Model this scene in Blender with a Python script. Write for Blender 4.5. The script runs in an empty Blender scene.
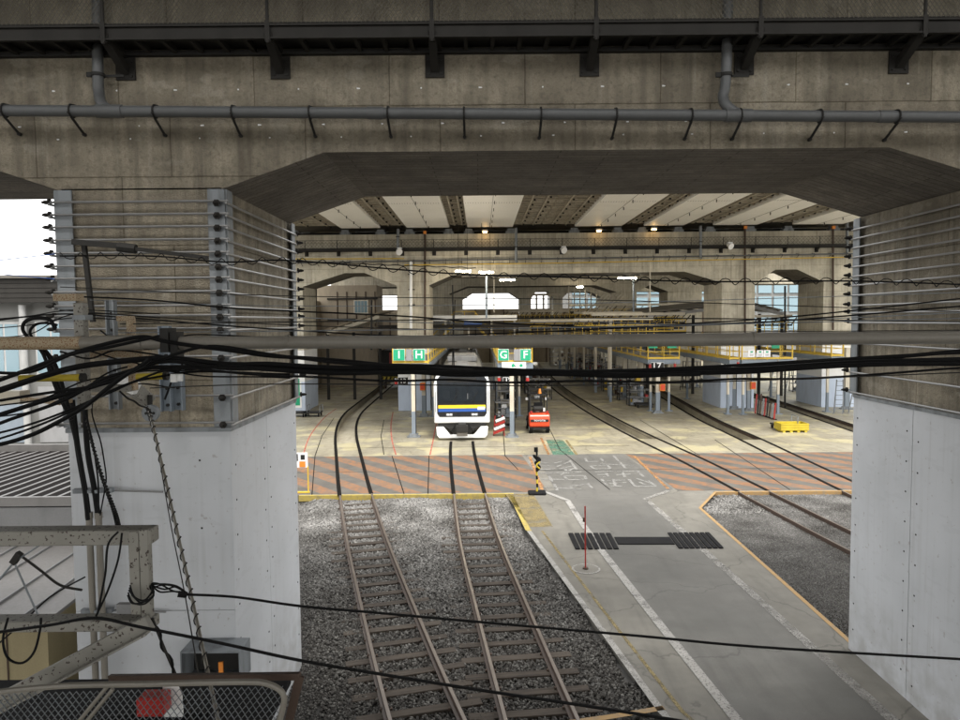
import bpy, bmesh, math, random
from mathutils import Vector, Matrix
random.seed(7)
SC = bpy.context.scene
# ------------------------------------------------------------------ camera
CAM_H = 6.3; FPX = 700.0
PITCH = math.atan(40/700); ROLL = math.radians(.5)
fw = Vector((0, math.cos(PITCH), -math.sin(PITCH)))
u0 = Vector((0, math.sin(PITCH), math.cos(PITCH))); r0 = Vector((1, 0, 0))
ri = math.cos(ROLL)*r0 - math.sin(ROLL)*u0
up = math.sin(ROLL)*r0 + math.cos(ROLL)*u0
cd = bpy.data.cameras.new('camera'); cam = bpy.data.objects.new('camera', cd)
SC.collection.objects.link(cam); SC.camera = cam
m = Matrix((ri, up, -fw)).transposed().to_4x4(); m.translation = Vector((0, 0, CAM_H))
cam.matrix_world = m
cd.sensor_width = 36; cd.lens = 36*FPX/960; cd.clip_start = .05; cd.clip_end = 2000
# ------------------------------------------------------------------ light
SUN_EL, SUN_ROT = math.radians(60), math.radians(164)
w = bpy.data.worlds.new('World'); SC.world = w; w.use_nodes = True
nt = w.node_tree; nt.nodes.clear()
sky = nt.nodes.new('ShaderNodeTexSky'); sky.sky_type = 'NISHITA'; sky.sun_disc = False
sky.sun_elevation = SUN_EL; sky.sun_rotation = SUN_ROT; sky.air_density = 1.0; sky.dust_density = 4.0; sky.ozone_density = .6
hs = nt.nodes.new('ShaderNodeHueSaturation'); hs.inputs['Saturation'].default_value = .22
mixw = nt.nodes.new('ShaderNodeMixRGB'); mixw.inputs[0].default_value = .5; mixw.inputs[2].default_value = (8.8, 8.7, 8.5, 1)
bg = nt.nodes.new('ShaderNodeBackground'); bg.inputs[1].default_value = .15
wo = nt.nodes.new('ShaderNodeOutputWorld')
nt.links.new(sky.outputs[0], hs.inputs['Color']); nt.links.new(hs.outputs[0], mixw.inputs[1])
nt.links.new(mixw.outputs[0], bg.inputs[0]); nt.links.new(bg.outputs[0], wo.inputs[0])
sd = bpy.data.lights.new('sun', 'SUN'); sd.energy = 1.0; sd.angle = math.radians(14); sd.color = (1, .96, .9)
sun = bpy.data.objects.new('sun', sd); SC.collection.objects.link(sun)
sun.rotation_euler = (math.radians(90)-SUN_EL, 0, math.radians(180)-SUN_ROT)
SC.view_settings.view_transform = 'Standard'; SC.view_settings.look = 'None'
SC.view_settings.exposure = 1.6; SC.view_settings.gamma = 1
SC.cycles.max_bounces = 8; SC.cycles.diffuse_bounces = 5; SC.cycles.glossy_bounces = 3
SC.cycles.sample_clamp_indirect = 6
# ------------------------------------------------------------------ measuring helpers: image point of the survey -> real point in the place
def ray(x, y): return fw + ((x-480)/FPX)*ri + ((360-y)/FPX)*up
def G(x, y, h=0.0):
    d = ray(x, y); t = (h-CAM_H)/d.z; return (d.x*t, d.y*t, h)
def D(x, y, Y):
    d = ray(x, y); t = Y/d.y; return (d.x*t, Y, CAM_H+d.z*t)
# ------------------------------------------------------------------ mesh helpers
class MB:
    def __init__(s): s.v = []; s.f = []
    def add(s, vs, fs):
        b = len(s.v); s.v += [tuple(p) for p in vs]; s.f += [tuple(i+b for i in f) for f in fs]; return s
    def box(s, x0, x1, y0, y1, z0, z1):
        return s.add([(x0,y0,z0),(x1,y0,z0),(x1,y1,z0),(x0,y1,z0),(x0,y0,z1),(x1,y0,z1),(x1,y1,z1),(x0,y1,z1)],
              [(0,3,2,1),(4,5,6,7),(0,1,5,4),(1,2,6,5),(2,3,7,6),(3,0,4,7)])
    def cbox(s, c, sz): return s.box(c[0]-sz[0]/2,c[0]+sz[0]/2,c[1]-sz[1]/2,c[1]+sz[1]/2,c[2]-sz[2]/2,c[2]+sz[2]/2)
    def prism(s, poly, axis, a, b):   # poly in the two other axes
        n = len(poly)
        def P(q, t):
            return (t,q[0],q[1]) if axis=='x' else ((q[0],t,q[1]) if axis=='y' else (q[0],q[1],t))
        area = sum(poly[i][0]*poly[(i+1)%n][1]-poly[(i+1)%n][0]*poly[i][1] for i in range(n))
        if area < 0: poly = poly[::-1]
        vs = [P(q,a) for q in poly]+[P(q,b) for q in poly]
        fs = [tuple(range(n))[::-1], tuple(range(n,2*n))]+[(i,(i+1)%n,n+(i+1)%n,n+i) for i in range(n)]
        if axis=='y': fs = [f[::-1] for f in fs]
        return s.add(vs, fs)
    def bar(s, p, q, wd, ht, upv=(0,0,1)):
        p = Vector(p); q = Vector(q); d = (q-p).normalized(); u = Vector(upv)
        if abs(d.dot(u)) > .98: u = Vector((0,1,0))
        r = d.cross(u).normalized(); u = r.cross(d).normalized()
        vs = [c+r*(i*wd/2)+u*(j*ht/2) for c in (p,q) for i,j in ((-1,-1),(1,-1),(1,1),(-1,1))]
        return s.add(vs, [(0,1,2,3),(7,6,5,4),(0,4,5,1),(1,5,6,2),(2,6,7,3),(3,7,4,0)])
    def tube(s, pts, rad, n=8, caps=True):
        pts = [Vector(p) for p in pts]; k = len(pts); rings = []; prev = None
        for i,p in enumerate(pts):
            d = (pts[min(i+1,k-1)]-pts[max(i-1,0)]).normalized()
            u = prev if prev is not None else (Vector((0,0,1)) if abs(d.z) < .9 else Vector((0,1,0)))
            r = d.cross(u); r = r.normalized() if r.length > 1e-6 else d.orthogonal().normalized()
            u = r.cross(d).normalized(); prev = u
            R_ = rad(i/(k-1)) if callable(rad) else rad
            rings.append([p+(r*math.cos(2*math.pi*j/n)+u*math.sin(2*math.pi*j/n))*R_ for j in range(n)])
        vs = [q for rg in rings for q in rg]
        fs = [(i*n+j,i*n+(j+1)%n,(i+1)*n+(j+1)%n,(i+1)*n+j) for i in range(k-1) for j in range(n)]
        if caps: fs += [tuple(range(n))[::-1], tuple((k-1)*n+j for j in range(n))]
        return s.add(vs, fs)
    def cyl(s, p, q, rad, n=10): return s.tube([p,q], rad, n)
    def sweep(s, prof, path):         # prof [(x,z)] swept along path of (x,y) at heading
        n = len(prof); k = len(path); vs = []
        for i,(x,y) in enumerate(path):
            a = path[max(i-1,0)]; b = path[min(i+1,k-1)]; dx, dy = b[0]-a[0], b[1]-a[1]; L = math.hypot(dx,dy)
            nx, ny = dy/L, -dx/L
            vs += [(x+nx*px, y+ny*px, pz) for px,pz in prof]
        fs = [(i*n+j,(i+1)*n+j,(i+1)*n+(j+1)%n,i*n+(j+1)%n) for i in range(k-1) for j in range(n)]
        fs += [tuple(range(n)), tuple((k-1)*n+j for j in range(n))[::-1]]
        return s.add(vs, fs)
    def mesh(s, name, mats, off=(0,0,0), smooth=False, bevel=0):
        me = bpy.data.meshes.new(name)
        me.from_pydata([(p[0]-off[0],p[1]-off[1],p[2]-off[2]) for p in s.v], [], s.f)
        mats = mats if isinstance(mats,(list,tuple)) else [mats]
        for m_ in mats: me.materials.append(m_)
        bm = bmesh.new(); bm.from_mesh(me); bmesh.ops.recalc_face_normals(bm, faces=bm.faces)
        if bevel:
            ed = [e for e in bm.edges if len(e.link_faces)==2 and e.calc_face_angle(0) > .5]
            bmesh.ops.bevel(bm, geom=ed, offset=bevel, segments=1, affect='EDGES')
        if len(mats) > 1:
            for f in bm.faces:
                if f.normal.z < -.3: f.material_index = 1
        bm.to_mesh(me); bm.free()
        if smooth:
            for p in me.polygons: p.use_smooth = True
            try: me.set_sharp_from_angle(angle=math.radians(40))
            except Exception: pass
        return me
OFF = {}
def link(name, data, parent=None):
    o = bpy.data.objects.new(name, data); SC.collection.objects.link(o)
    if parent is not None: o.parent = parent
    return o
def tag(o, label=None, cat=None, group=None, kind=None):
    if label: o['label'] = label
    if cat: o['category'] = cat
    if group: o['group'] = group
    if kind: o['kind'] = kind
    return o
def thing(name, label, cat, loc=(0,0,0), group=None, rz=0):
    o = link(name, None); o.location = loc; o.rotation_euler = (0,0,rz); o.empty_display_size = .2
    OFF[o.name] = (0,0,0) if rz else tuple(loc)      # rotated things are built in local coordinates
    return tag(o, label, cat, group)
def part(name, mb, mat, parent=None, label=None, kind=None, smooth=False, bevel=0, **k):
    off = OFF[parent.name] if parent is not None else (0,0,0)
    o = link(name, mb.mesh(name, mat, off, smooth, bevel), parent); OFF[o.name] = off
    return tag(o, label, k.get('cat'), k.get('group'), kind)
def again(src, parent, delta, n=None):      # another part sharing the mesh of src
    o = src.copy(); SC.collection.objects.link(o); o.parent = parent
    o.location = Vector(src.location)+Vector(delta); OFF[o.name] = OFF.get(src.name,(0,0,0)); return o
def copy_tree(o, parent=None):
    c = o.copy(); SC.collection.objects.link(c); c.parent = parent; OFF[c.name] = OFF.get(o.name,(0,0,0))
    for ch in list(o.children): copy_tree(ch, c)
    return c
def struct(name, mb, mat, label=None, **k): return part(name, mb, mat, None, label, kind='structure', **k)
def spline(pts, n=6):
    pts = [Vector(p) for p in pts]; out = []
    for i in range(len(pts)-1):
        a = pts[max(i-1,0)]; b = pts[i]; c = pts[i+1]; d = pts[min(i+2,len(pts)-1)]
        for j in range(n):
            t = j/n
            out.append(.5*((2*b)+(c-a)*t+(2*a-5*b+4*c-d)*t*t+(3*b-a-3*c+d)*t**3))
    out.append(pts[-1]); return out
def text_mesh(txt, size, mat, parent, loc, rot, name='lettering', ext=.004, cx=1.0):
    cu = bpy.data.curves.new('t', 'FONT'); cu.body = txt; cu.size = size; cu.extrude = ext
    cu.align_x = 'CENTER'; cu.align_y = 'CENTER'; cu.resolution_u = 2; cu.offset = size*.012
    tmp = bpy.data.objects.new('t', cu); SC.collection.objects.link(tmp)
    dg = bpy.context.evaluated_depsgraph_get(); dg.update()
    me = bpy.data.meshes.new_from_object(tmp.evaluated_get(dg)); bpy.data.objects.remove(tmp); bpy.data.curves.remove(cu)
    me.materials.clear(); me.materials.append(mat); me.name = name
    o = link(name, me, parent); off = OFF[parent.name] if parent else (0,0,0)
    o.location = (loc[0]-off[0], loc[1]-off[1], loc[2]-off[2]); o.rotation_euler = rot; o.scale.x = cx
    OFF[o.name] = off; return o
# ------------------------------------------------------------------ materials
def N(nt, t, **k):
    n = nt.nodes.new(t)
    for a,b in k.items():
        if a.startswith('i_'):
            key = a[2:]; n.inputs[int(key) if key.isdigit() else key].default_value = b
        else: setattr(n, a, b)
    return n
def base_mat(name, rough=.8, metal=0, spec=.3):
    mt = bpy.data.materials.new(name); mt.use_nodes = True; nt = mt.node_tree
    b = nt.nodes['Principled BSDF']; b.inputs['Roughness'].default_value = rough; b.inputs['Metallic'].default_value = metal
    b.inputs['Specular IOR Level'].default_value = spec
    return mt, nt, b
def pos(nt, scale=(1,1,1)):
    g = N(nt, 'ShaderNodeNewGeometry'); mp = N(nt, 'ShaderNodeVectorMath', operation='MULTIPLY'); mp.inputs[1].default_value = scale
    nt.links.new(g.outputs['Position'], mp.inputs[0]); return mp.outputs[0]
def noise(nt, vec, sc, det=4, lo=.35, hi=.65):
    n = N(nt, 'ShaderNodeTexNoise'); n.inputs['Scale'].default_value = sc; n.inputs['Detail'].default_value = det
    nt.links.new(vec, n.inputs['Vector'])
    r = N(nt, 'ShaderNodeMapRange'); r.inputs[1].default_value = lo; r.inputs[2].default_value = hi
    nt.links.new(n.outputs['Fac'], r.inputs[0]); return r.outputs[0]
def mixc(nt, f, a, b, mode='MIX'):
    m_ = N(nt, 'ShaderNodeMixRGB', blend_type=mode)
    for s_, v in ((0,f),(1,a),(2,b)):
        if isinstance(v,(int,float)): m_.inputs[s_].default_value = v
        elif isinstance(v, tuple): m_.inputs[s_].default_value = (v+(1,))[:4]
        else: nt.links.new(v, m_.inputs[s_])
    return m_.outputs[0]
def bump(nt, b, h, strength=.3, dist=.01):
    bp = N(nt, 'ShaderNodeBump'); bp.inputs['Strength'].default_value = strength; bp.inputs['Distance'].default_value = dist
    nt.links.new(h, bp.inputs['Height']); nt.links.new(bp.outputs[0], b.inputs['Normal'])
def mul(nt, a, k):
    m_ = N(nt, 'ShaderNodeMath', operation='MULTIPLY')
    for i,v in enumerate((a,k)):
        if isinstance(v,(int,float)): m_.inputs[i].default_value = v
        else: nt.links.new(v, m_.inputs[i])
    return m_.outputs[0]
def paint(name, col, rough=.5, dirt=.35, dcol=None, metal=0, sc=3, spec=.35, streak=True):
    mt, nt, b = base_mat(name, rough, metal, spec)
    dcol = dcol or tuple(c*.45 for c in col)
    f = mul(nt, noise(nt, pos(nt, (1,1,.3 if streak else 1)), sc, 6, .45, .75), dirt)
    c = mixc(nt, f, col, dcol)
    f2 = mul(nt, noise(nt, pos(nt), sc*14, 3, .3, .7), .22)
    c = mixc(nt, f2, c, tuple(x*.6 for x in col))
    nt.links.new(c, b.inputs['Base Color'])
    r = N(nt,'ShaderNodeMapRange'); r.inputs[3].default_value = max(rough-.12,.05); r.inputs[4].default_value = min(rough+.2,1)
    nt.links.new(f2, r.inputs[0]); nt.links.new(r.outputs[0], b.inputs['Roughness'])
    return mt
def chipped(name, col, under, thr=.6, sc=9, rough=.6):
    mt, nt, b = base_mat(name, rough)
    f = noise(nt, pos(nt), sc, 8, thr, thr+.03); f2 = noise(nt, pos(nt), 2.2, 5, .35, .7)
    c = mixc(nt, mul(nt, f2, .45), col, tuple(x*.5 for x in col)); c = mixc(nt, f, c, under)
    nt.links.new(c, b.inputs['Base Color']); bump(nt, b, f, -.3, .003); return mt
def concrete(name, a, d, soffit=False, streaks=.6, light=(.34,.32,.27), seams=True, k=1.0, bw=1.82, bh=.92):
    mt, nt, b = base_mat(name, .88, 0, .2)
    p = pos(nt)
    big = noise(nt, p, .7, 6, .35, .65); mid = noise(nt, p, 4.0, 8, .3, .7); fine = noise(nt, p, 45, 4, .3, .7)
    c = mixc(nt, big, a, d)
    c = mixc(nt, mul(nt, mid, .5*k), c, tuple(x*.5 for x in d)); c = mixc(nt, mul(nt, noise(nt, p, 1.9, 9, 0.5, .62), .35*k), c, tuple(x*.45 for x in d)); c = mixc(nt, mul(nt, noise(nt, p, 17, 5, 0.5, .75), .6*k), c, tuple(x*.35 for x in d))
    g = N(nt,'ShaderNodeNewGeometry'); sp = N(nt,'ShaderNodeSeparateXYZ'); nt.links.new(g.outputs['Position'], sp.inputs[0])
    cb = N(nt,'ShaderNodeCombineXYZ')
    if soffit:
        nt.links.new(sp.outputs[0], cb.inputs[0]); nt.links.new(sp.outputs[1], cb.inputs[1])
        st = noise(nt, pos(nt,(.35,9,9)), 2.2, 5, .3, .7)
    else:
        s_ = N(nt,'ShaderNodeMath', operation='ADD'); nt.links.new(sp.outputs[0], s_.inputs[0]); nt.links.new(sp.outputs[1], s_.inputs[1])
        nt.links.new(s_.outputs[0], cb.inputs[0]); nt.links.new(sp.outputs[2], cb.inputs[1])
        st = mul(nt, noise(nt, pos(nt,(5.3,5.3,.4)), 1.3, 7, .38, .72), noise(nt, p, .9, 3, .3, .5))
    # dark run-off streaks and pale lime streaks
    c = mixc(nt, mul(nt, st, streaks), c, tuple(x*.42 for x in d))
    st2 = noise(nt, pos(nt,(3.1,3.1,.22) if not soffit else (.4,5,5)), 1.9, 5, .58, .8)
    c = mixc(nt, mul(nt, st2, .55*streaks), c, light)
    patch = noise(nt, pos(nt,(1,1,1.8)), 1.7, 3, .62, .66)
    c = mixc(nt, mul(nt, patch, .22), c, light)
    c = mixc(nt, mul(nt, fine, .42*k), c, tuple(x*.45 for x in d))
    br = N(nt,'ShaderNodeTexBrick'); br.offset = .37; br.inputs['Scale'].default_value = 1
    br.inputs['Mortar Size'].default_value = .009; br.inputs['Mortar Smooth'].default_value = .3
    br.inputs['Brick Width'].default_value = bw if not soffit else 1.8; br.inputs['Row Height'].default_value = bh if not soffit else .16
    dn = N(nt,'ShaderNodeTexNoise'); dn.inputs['Scale'].default_value = 3; nt.links.new(p, dn.inputs['Vector'])
    vm = N(nt,'ShaderNodeVectorMath', operation='MULTIPLY_ADD'); vm.inputs[1].default_value = (.02,.02,.02)
    nt.links.new(dn.outputs['Color'], vm.inputs[0]); nt.links.new(cb.outputs[0], vm.inputs[2]); nt.links.new(vm.outputs[0], br.inputs['Vector'])
    br.inputs['Color1'].default_value = (.95,.95,.95,1); br.inputs['Color2'].default_value = (.78,.78,.78,1); br.inputs['Mortar'].default_value = (.42,.4,.36,1)
    if seams: c = mixc(nt, .85, c, br.outputs['Color'], 'MULTIPLY')
    nt.links.new(c, b.inputs['Base Color'])
    # board marks and pores
    h = N(nt,'ShaderNodeMath', operation='ADD'); nt.links.new(fine, h.inputs[0]); nt.links.new(mul(nt, st, 1.6), h.inputs[1])
    h2 = N(nt,'ShaderNodeMath', operation='SUBTRACT'); nt.links.new(h.outputs[0], h2.inputs[0]); nt.links.new(mul(nt, br.outputs['Fac'], 2 if seams else 0), h2.inputs[1])
    bump(nt, b, h2.outputs[0], .8, .008)
    return mt
M = {}
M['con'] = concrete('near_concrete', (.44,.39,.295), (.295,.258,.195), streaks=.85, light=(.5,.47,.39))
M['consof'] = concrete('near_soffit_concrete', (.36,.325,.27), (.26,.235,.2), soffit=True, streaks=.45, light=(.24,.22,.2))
M['farcon'] = concrete('far_concrete', (.72,.66,.52), (.56,.515,.41), streaks=.6, k=.5, light=(.66,.62,.52), bw=1.8, bh=.9)  # paler and warmer than the near concrete: stronger light put into its colour
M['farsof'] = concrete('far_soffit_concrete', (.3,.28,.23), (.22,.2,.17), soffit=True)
M['deckcon'] = concrete('deck_slab_concrete', (.74,.68,.56), (.56,.51,.42), soffit=True, streaks=.4)
M['clad'] = paint('pale_grey_cladding', (.50,.515,.55), .5, .45, (.36,.36,.37), sc=1.1)
def cladding():
    mt, nt, b = base_mat('pale_grey_painted_cladding', .5, 0, .35); p = pos(nt)
    c = mixc(nt, noise(nt, p, .8, 6, .3, .7), (.50,.515,.535), (.425,.44,.455))
    c = mixc(nt, mul(nt, mul(nt, noise(nt, pos(nt,(9,9,.25)), 1.2, 5, .5, .8), noise(nt, p, .7, 3, .4, .65)), .5), c, (.27,.26,.245))
    sp = N(nt,'ShaderNodeSeparateXYZ'); nt.links.new(p, sp.inputs[0])
    lo = N(nt,'ShaderNodeMapRange'); lo.inputs[1].default_value = 1.5; lo.inputs[2].default_value = -.2; nt.links.new(sp.outputs[2], lo.inputs[0])
    c = mixc(nt, mul(nt, mul(nt, lo.outputs[0], noise(nt, p, 3.5, 8, .35, .65)), .55), c, (.2,.18,.15))
    c = mixc(nt, mul(nt, noise(nt, p, 11, 8, .66, .7), .5), c, (.25,.22,.2))
    c = mixc(nt, mul(nt, noise(nt, pos(nt,(1,1,3)), 2.3, 2, .6, .64), .12), c, (.3,.3,.31))
    nt.links.new(c, b.inputs['Base Color']); bump(nt, b, noise(nt, p, 3, 3, .2, .8), .15, .01); return mt
M['clad'] = cladding()
M['galv'] = paint('galvanised_steel', (.21,.228,.24), .55, .95, (.07,.075,.08), metal=.1, sc=5)
M['rod'] = paint('steel_rod', (.26,.26,.255), .45, .5, metal=.2)
M['dark'] = paint('dark_steel', (.028,.027,.025), .7, .4, spec=.15)
M['darkn'] = paint('dark_brown_steel', (.028,.026,.023), .75, .5, spec=.15)
M['mesh'] = paint('expanded_metal', (.09,.082,.062), .7, .4)
M['pvc'] = paint('grey_pvc', (.10,.103,.103), .5, .4, (.06,.06,.058), sc=2)
M['black'] = paint('black_rubber', (.007,.007,.007), .7, .3, sc=8, spec=.12)
M['blackm'] = paint('black_mat_rubber', (.011,.011,.012), .85, .3, (.03,.03,.03), spec=.1)
M['white'] = paint('white_paint', (.78,.78,.76), .45, .25, (.5,.48,.42))
M['lampw'] = paint('white_lamp_enamel', (.8,.8,.8), .3, .1)
M['yellow'] = paint('yellow_paint', (.62,.42,.05), .5, .35)
M['byellow'] = paint('bright_yellow_plastic', (.5,.38,.03), .5, .5)
M['yedge'] = paint('yellow_kerb_paint', (.36,.28,.07), .8, .8, (.15,.135,.1), sc=6, streak=False)
M['oedge'] = paint('orange_kerb_paint', (.32,.2,.08), .8, .8, (.18,.16,.13), sc=6, streak=False)
M['blue'] = paint('pale_blue_paint', (.5,.57,.68), .6, .3)
M['bsteel'] = paint('blue_grey_steel', (.2,.235,.27), .5, .35)
M['cream'] = paint('cream_painted_post', (.55,.5,.4), .6, .4)
M['green'] = paint('green_sign_face', (.02,.33,.17), .4, .1)
M['red'] = paint('red_paint', (.36,.03,.025), .4, .25)
M['redor'] = paint('orange_red_enamel', (.62,.07,.025), .35, .2)
M['orange'] = paint('orange_paint', (.75,.25,.04), .5, .2)
M['ochre'] = paint('ochre_wall', (.3,.25,.14), .7, .3)
M['tan'] = chipped('rusty_tan_pipe_paint', (.36,.29,.19), (.2,.1,.045), .55, 75)
M['pipe'] = paint('grey_weathered_pipe', (.2,.185,.155), .5, .5, (.11,.1,.08), sc=3)
M['beige'] = chipped('chipped_beige_paint', (.25,.24,.21), (.05,.038,.03), .6, 42)
M['rust'] = paint('rusty_steel', (.07,.045,.032), .8, .5)
M['rail'] = paint('brown_rail_steel', (.075,.05,.038), .6, .4, (.08,.055,.04), sc=5)
M['railtop'] = paint('worn_rail_head', (.16,.135,.115), .4, .5, (.10,.08,.065), metal=.3, sc=2)
M['flange'] = paint('flangeway_grime', (.012,.011,.01), .95, .2, spec=.02)
M['wood'] = None
M['glassd'] = paint('dark_train_glass', (.015,.017,.02), .08, .1, spec=.6)
M['trainw'] = paint('white_train_body', (.72,.73,.72), .35, .12)
M['trains'] = paint('stainless_train_side', (.42,.43,.43), .35, .3, metal=.6)
M['troof'] = paint('grey_train_roof', (.34,.34,.33), .7, .5)
M['ty'] = paint('train_yellow_stripe', (.8,.55,.03), .4, .05)
M['tb'] = paint('train_blue_stripe', (.03,.09,.32), .4, .05)
M['grey'] = paint('mid_grey_paint', (.25,.25,.25), .6, .4)
M['roofw'] = paint('pale_tin_roof', (.22,.21,.2), .6, .4, (.13,.12,.11), sc=1.5)
M['louvre'] = paint('brown_black_louvre', (.018,.015,.014), .9, .3, spec=.05)
M['louvw'] = paint('pale_louvre_rib', (.26,.25,.24), .5, .3)
M['panelw'] = paint('white_girder_panel', (.88,.87,.85), .55, .25, (.7,.69,.67), sc=.8, streak=False)
M['facade'] = paint('grey_facade', (.17,.17,.16), .7, .35)
M['brown'] = paint('brown_corrugated_wall', (.3,.25,.18), .7, .4)
M['colw'] = paint('weathered_white_column', (.36,.36,.35), .6, .5)
M['clutter'] = paint('grimy_equipment', (.11,.1,.085), .6, .5)
def wood_mat():
    mt, nt, b = base_mat('weathered_sleeper_wood', .85)
    g = N(nt,'ShaderNodeTexCoord'); mp = N(nt,'ShaderNodeMapping'); mp.inputs['Scale'].default_value = (1.2,14,14)
    oi = N(nt,'ShaderNodeObjectInfo'); ad = N(nt,'ShaderNodeVectorMath', operation='ADD')
    nt.links.new(g.outputs['Object'], mp.inputs[0]); nt.links.new(mp.outputs[0], ad.inputs[0]); 
    ml = mul(nt, oi.outputs['Random'], 40); nt.links.new(ml, ad.inputs[1])
    f = noise(nt, ad.outputs[0], 1.5, 6, .35, .65)
    c = mixc(nt, f, (.06,.048,.037), (.028,.022,.018)); c = mixc(nt, mul(nt, oi.outputs['Random'], .5), c, (.08,.066,.052))
    nt.links.new(c, b.inputs['Base Color']); bump(nt, b, f, .5, .006); return mt
M['wood'] = wood_mat()
def stone_mat():
    mt, nt, b = base_mat('ballast_stone', .9, 0, .2)
    oi = N(nt,'ShaderNodeObjectInfo'); r = N(nt,'ShaderNodeValToRGB')
    e = r.color_ramp.elements; e[0].position = 0; e[0].color = (.05,.047,.043,1); e[1].position = 1; e[1].color = (.4,.39,.36,1)
    k = e.new(.5); k.color = (.14,.133,.122,1); k = e.new(.8); k.color = (.22,.215,.2,1)
    nt.links.new(oi.outputs['Random'], r.inputs[0])
    # open-sky light painted into the stones: paler toward the crossing, darker nearer the viewer
    p = pos(nt); sp = N(nt,'ShaderNodeSeparateXYZ'); nt.links.new(p, sp.inputs[0])
    yr = N(nt,'ShaderNodeMapRange'); yr.inputs[1].default_value = 13; yr.inputs[2].default_value = 22; nt.links.new(sp.outputs[1], yr.inputs[0])
    nz = noise(nt, p, .8, 4, .3, .7)
    f = mul(nt, mul(nt, yr.outputs[0], nz), .75)
    dk = mixc(nt, .6, r.outputs[0], (.032,.029,.026)); lt = mixc(nt, .45, r.outputs[0], (.5,.49,.47))
    nt.links.new(mixc(nt, f, dk, lt), b.inputs['Base Color']); return mt
M['stone'] = stone_mat()
def ground_mat(name, a, d, sc=1.0, grit=.35, patch=None, cracks=True, tracks=False, rough=.85):
    mt, nt, b = base_mat(name, rough, 0, .3)
    p = pos(nt); c = mixc(nt, noise(nt, p, .35*sc, 7, .35, .65), a, d)
    c = mixc(nt, mul(nt, noise(nt, p, 2.6*sc, 8, .35, .7), .4), c, tuple(x*.65 for x in d))
    c = mixc(nt, mul(nt, noise(nt, p, 90, 2, .3, .7), grit), c, tuple(x*.5 for x in d))
    c = mixc(nt, mul(nt, noise(nt, pos(nt,(2.5,.25,1)), 1.4, 5, .52, .75), .45), c, tuple(x*.5 for x in d))
    if patch: c = mixc(nt, mul(nt, noise(nt, p, .55, 7, .52, .6), .6), c, patch)
    if cracks:
        v = N(nt,'ShaderNodeTexVoronoi', feature='DISTANCE_TO_EDGE'); v.inputs['Scale'].default_value = .28
        dn = N(nt,'ShaderNodeTexNoise'); dn.inputs['Scale'].default_value = 1.2; dn.inputs['Detail'].default_value = 6; nt.links.new(p, dn.inputs['Vector'])
        vm = N(nt,'ShaderNodeVectorMath', operation='MULTIPLY_ADD'); vm.inputs[1].default_value = (.9,.9,.9)
        nt.links.new(dn.outputs['Color'], vm.inputs[0]); nt.links.new(p, vm.inputs[2]); nt.links.new(vm.outputs[0], v.inputs['Vector'])
        r = N(nt,'ShaderNodeMapRange'); r.inputs[1].default_value = 0; r.inputs[2].default_value = .008; r.inputs[3].default_value = .55; r.inputs[4].default_value = 0
        nt.links.new(v.outputs['Distance'], r.inputs[0]); c = mixc(nt, r.outputs[0], c, tuple(x*.35 for x in d))
    nt.links.new(c, b.inputs['Base Color'])
    nt.links.new(mixc(nt, noise(nt, p, 1.2, 5, .3, .7), (rough-.25,)*3, (rough,)*3), b.inputs['Roughness'])
    bump(nt, b, noise(nt, p, 120, 3, .3, .7), .25, .004); return mt
M['asph'] = ground_mat('worn_asphalt', (.095,.093,.085), (.145,.14,.127))
M['apron'] = ground_mat('stained_concrete_apron', (.215,.203,.174), (.14,.133,.115))
M['floor'] = ground_mat('depot_floor_concrete', (.36,.33,.245), (.245,.22,.16), patch=(.42,.375,.22), rough=.6)
M['gravel'] = ground_mat('fine_dark_gravel', (.085,.082,.078), (.12,.115,.108), grit=.8, cracks=False)
M['earth'] = ground_mat('dull_yard_ground', (.2,.19,.17), (.14,.135,.12), cracks=False)
M['pit'] = ground_mat('pit_wall_concrete', (.5,.46,.35), (.34,.31,.24), cracks=False)
def hatch_mat():
    mt, nt, b = base_mat('hatched_crossing_paint', .75)
    p = pos(nt); sp = N(nt,'ShaderNodeSeparateXYZ'); nt.links.new(p, sp.inputs[0])
    base = mixc(nt, noise(nt, p, 1.1, 6, .35,.65), (.11,.102,.088), (.078,.072,.063))
    s_ = N(nt,'ShaderNodeMath', operation='MULTIPLY_ADD'); s_.inputs[1].default_value = 1.18; nt.links.new(sp.outputs[0], s_.inputs[0]); nt.links.new(sp.outputs[1], s_.inputs[2])
    dv = N(nt,'ShaderNodeMath', operation='DIVIDE'); dv.inputs[1].default_value = 1.75; nt.links.new(s_.outputs[0], dv.inputs[0])
    fr = N(nt,'ShaderNodeMath', operation='FRACT'); nt.links.new(dv.outputs[0], fr.inputs[0])
    ge = N(nt,'ShaderNodeMath', operation='GREATER_THAN'); ge.inputs[1].default_value = .5; nt.links.new(fr.outputs[0], ge.inputs[0])
    wear = noise(nt, p, 5, 8, .25, .62)
    f = mul(nt, mul(nt, ge.outputs[0], wear), .85)
    c = mixc(nt, f, base, (.235,.11,.048))
    c = mixc(nt, mul(nt, noise(nt, pos(nt,(2.5,.3,1)), 1.6, 5, .5,.75), .5), c, (.1,.09,.08))
    nt.links.new(c, b.inputs['Base Color']); bump(nt, b, noise(nt, p, 110, 3, .3,.7), .2, .004); return mt
M['hatch'] = hatch_mat()
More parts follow.
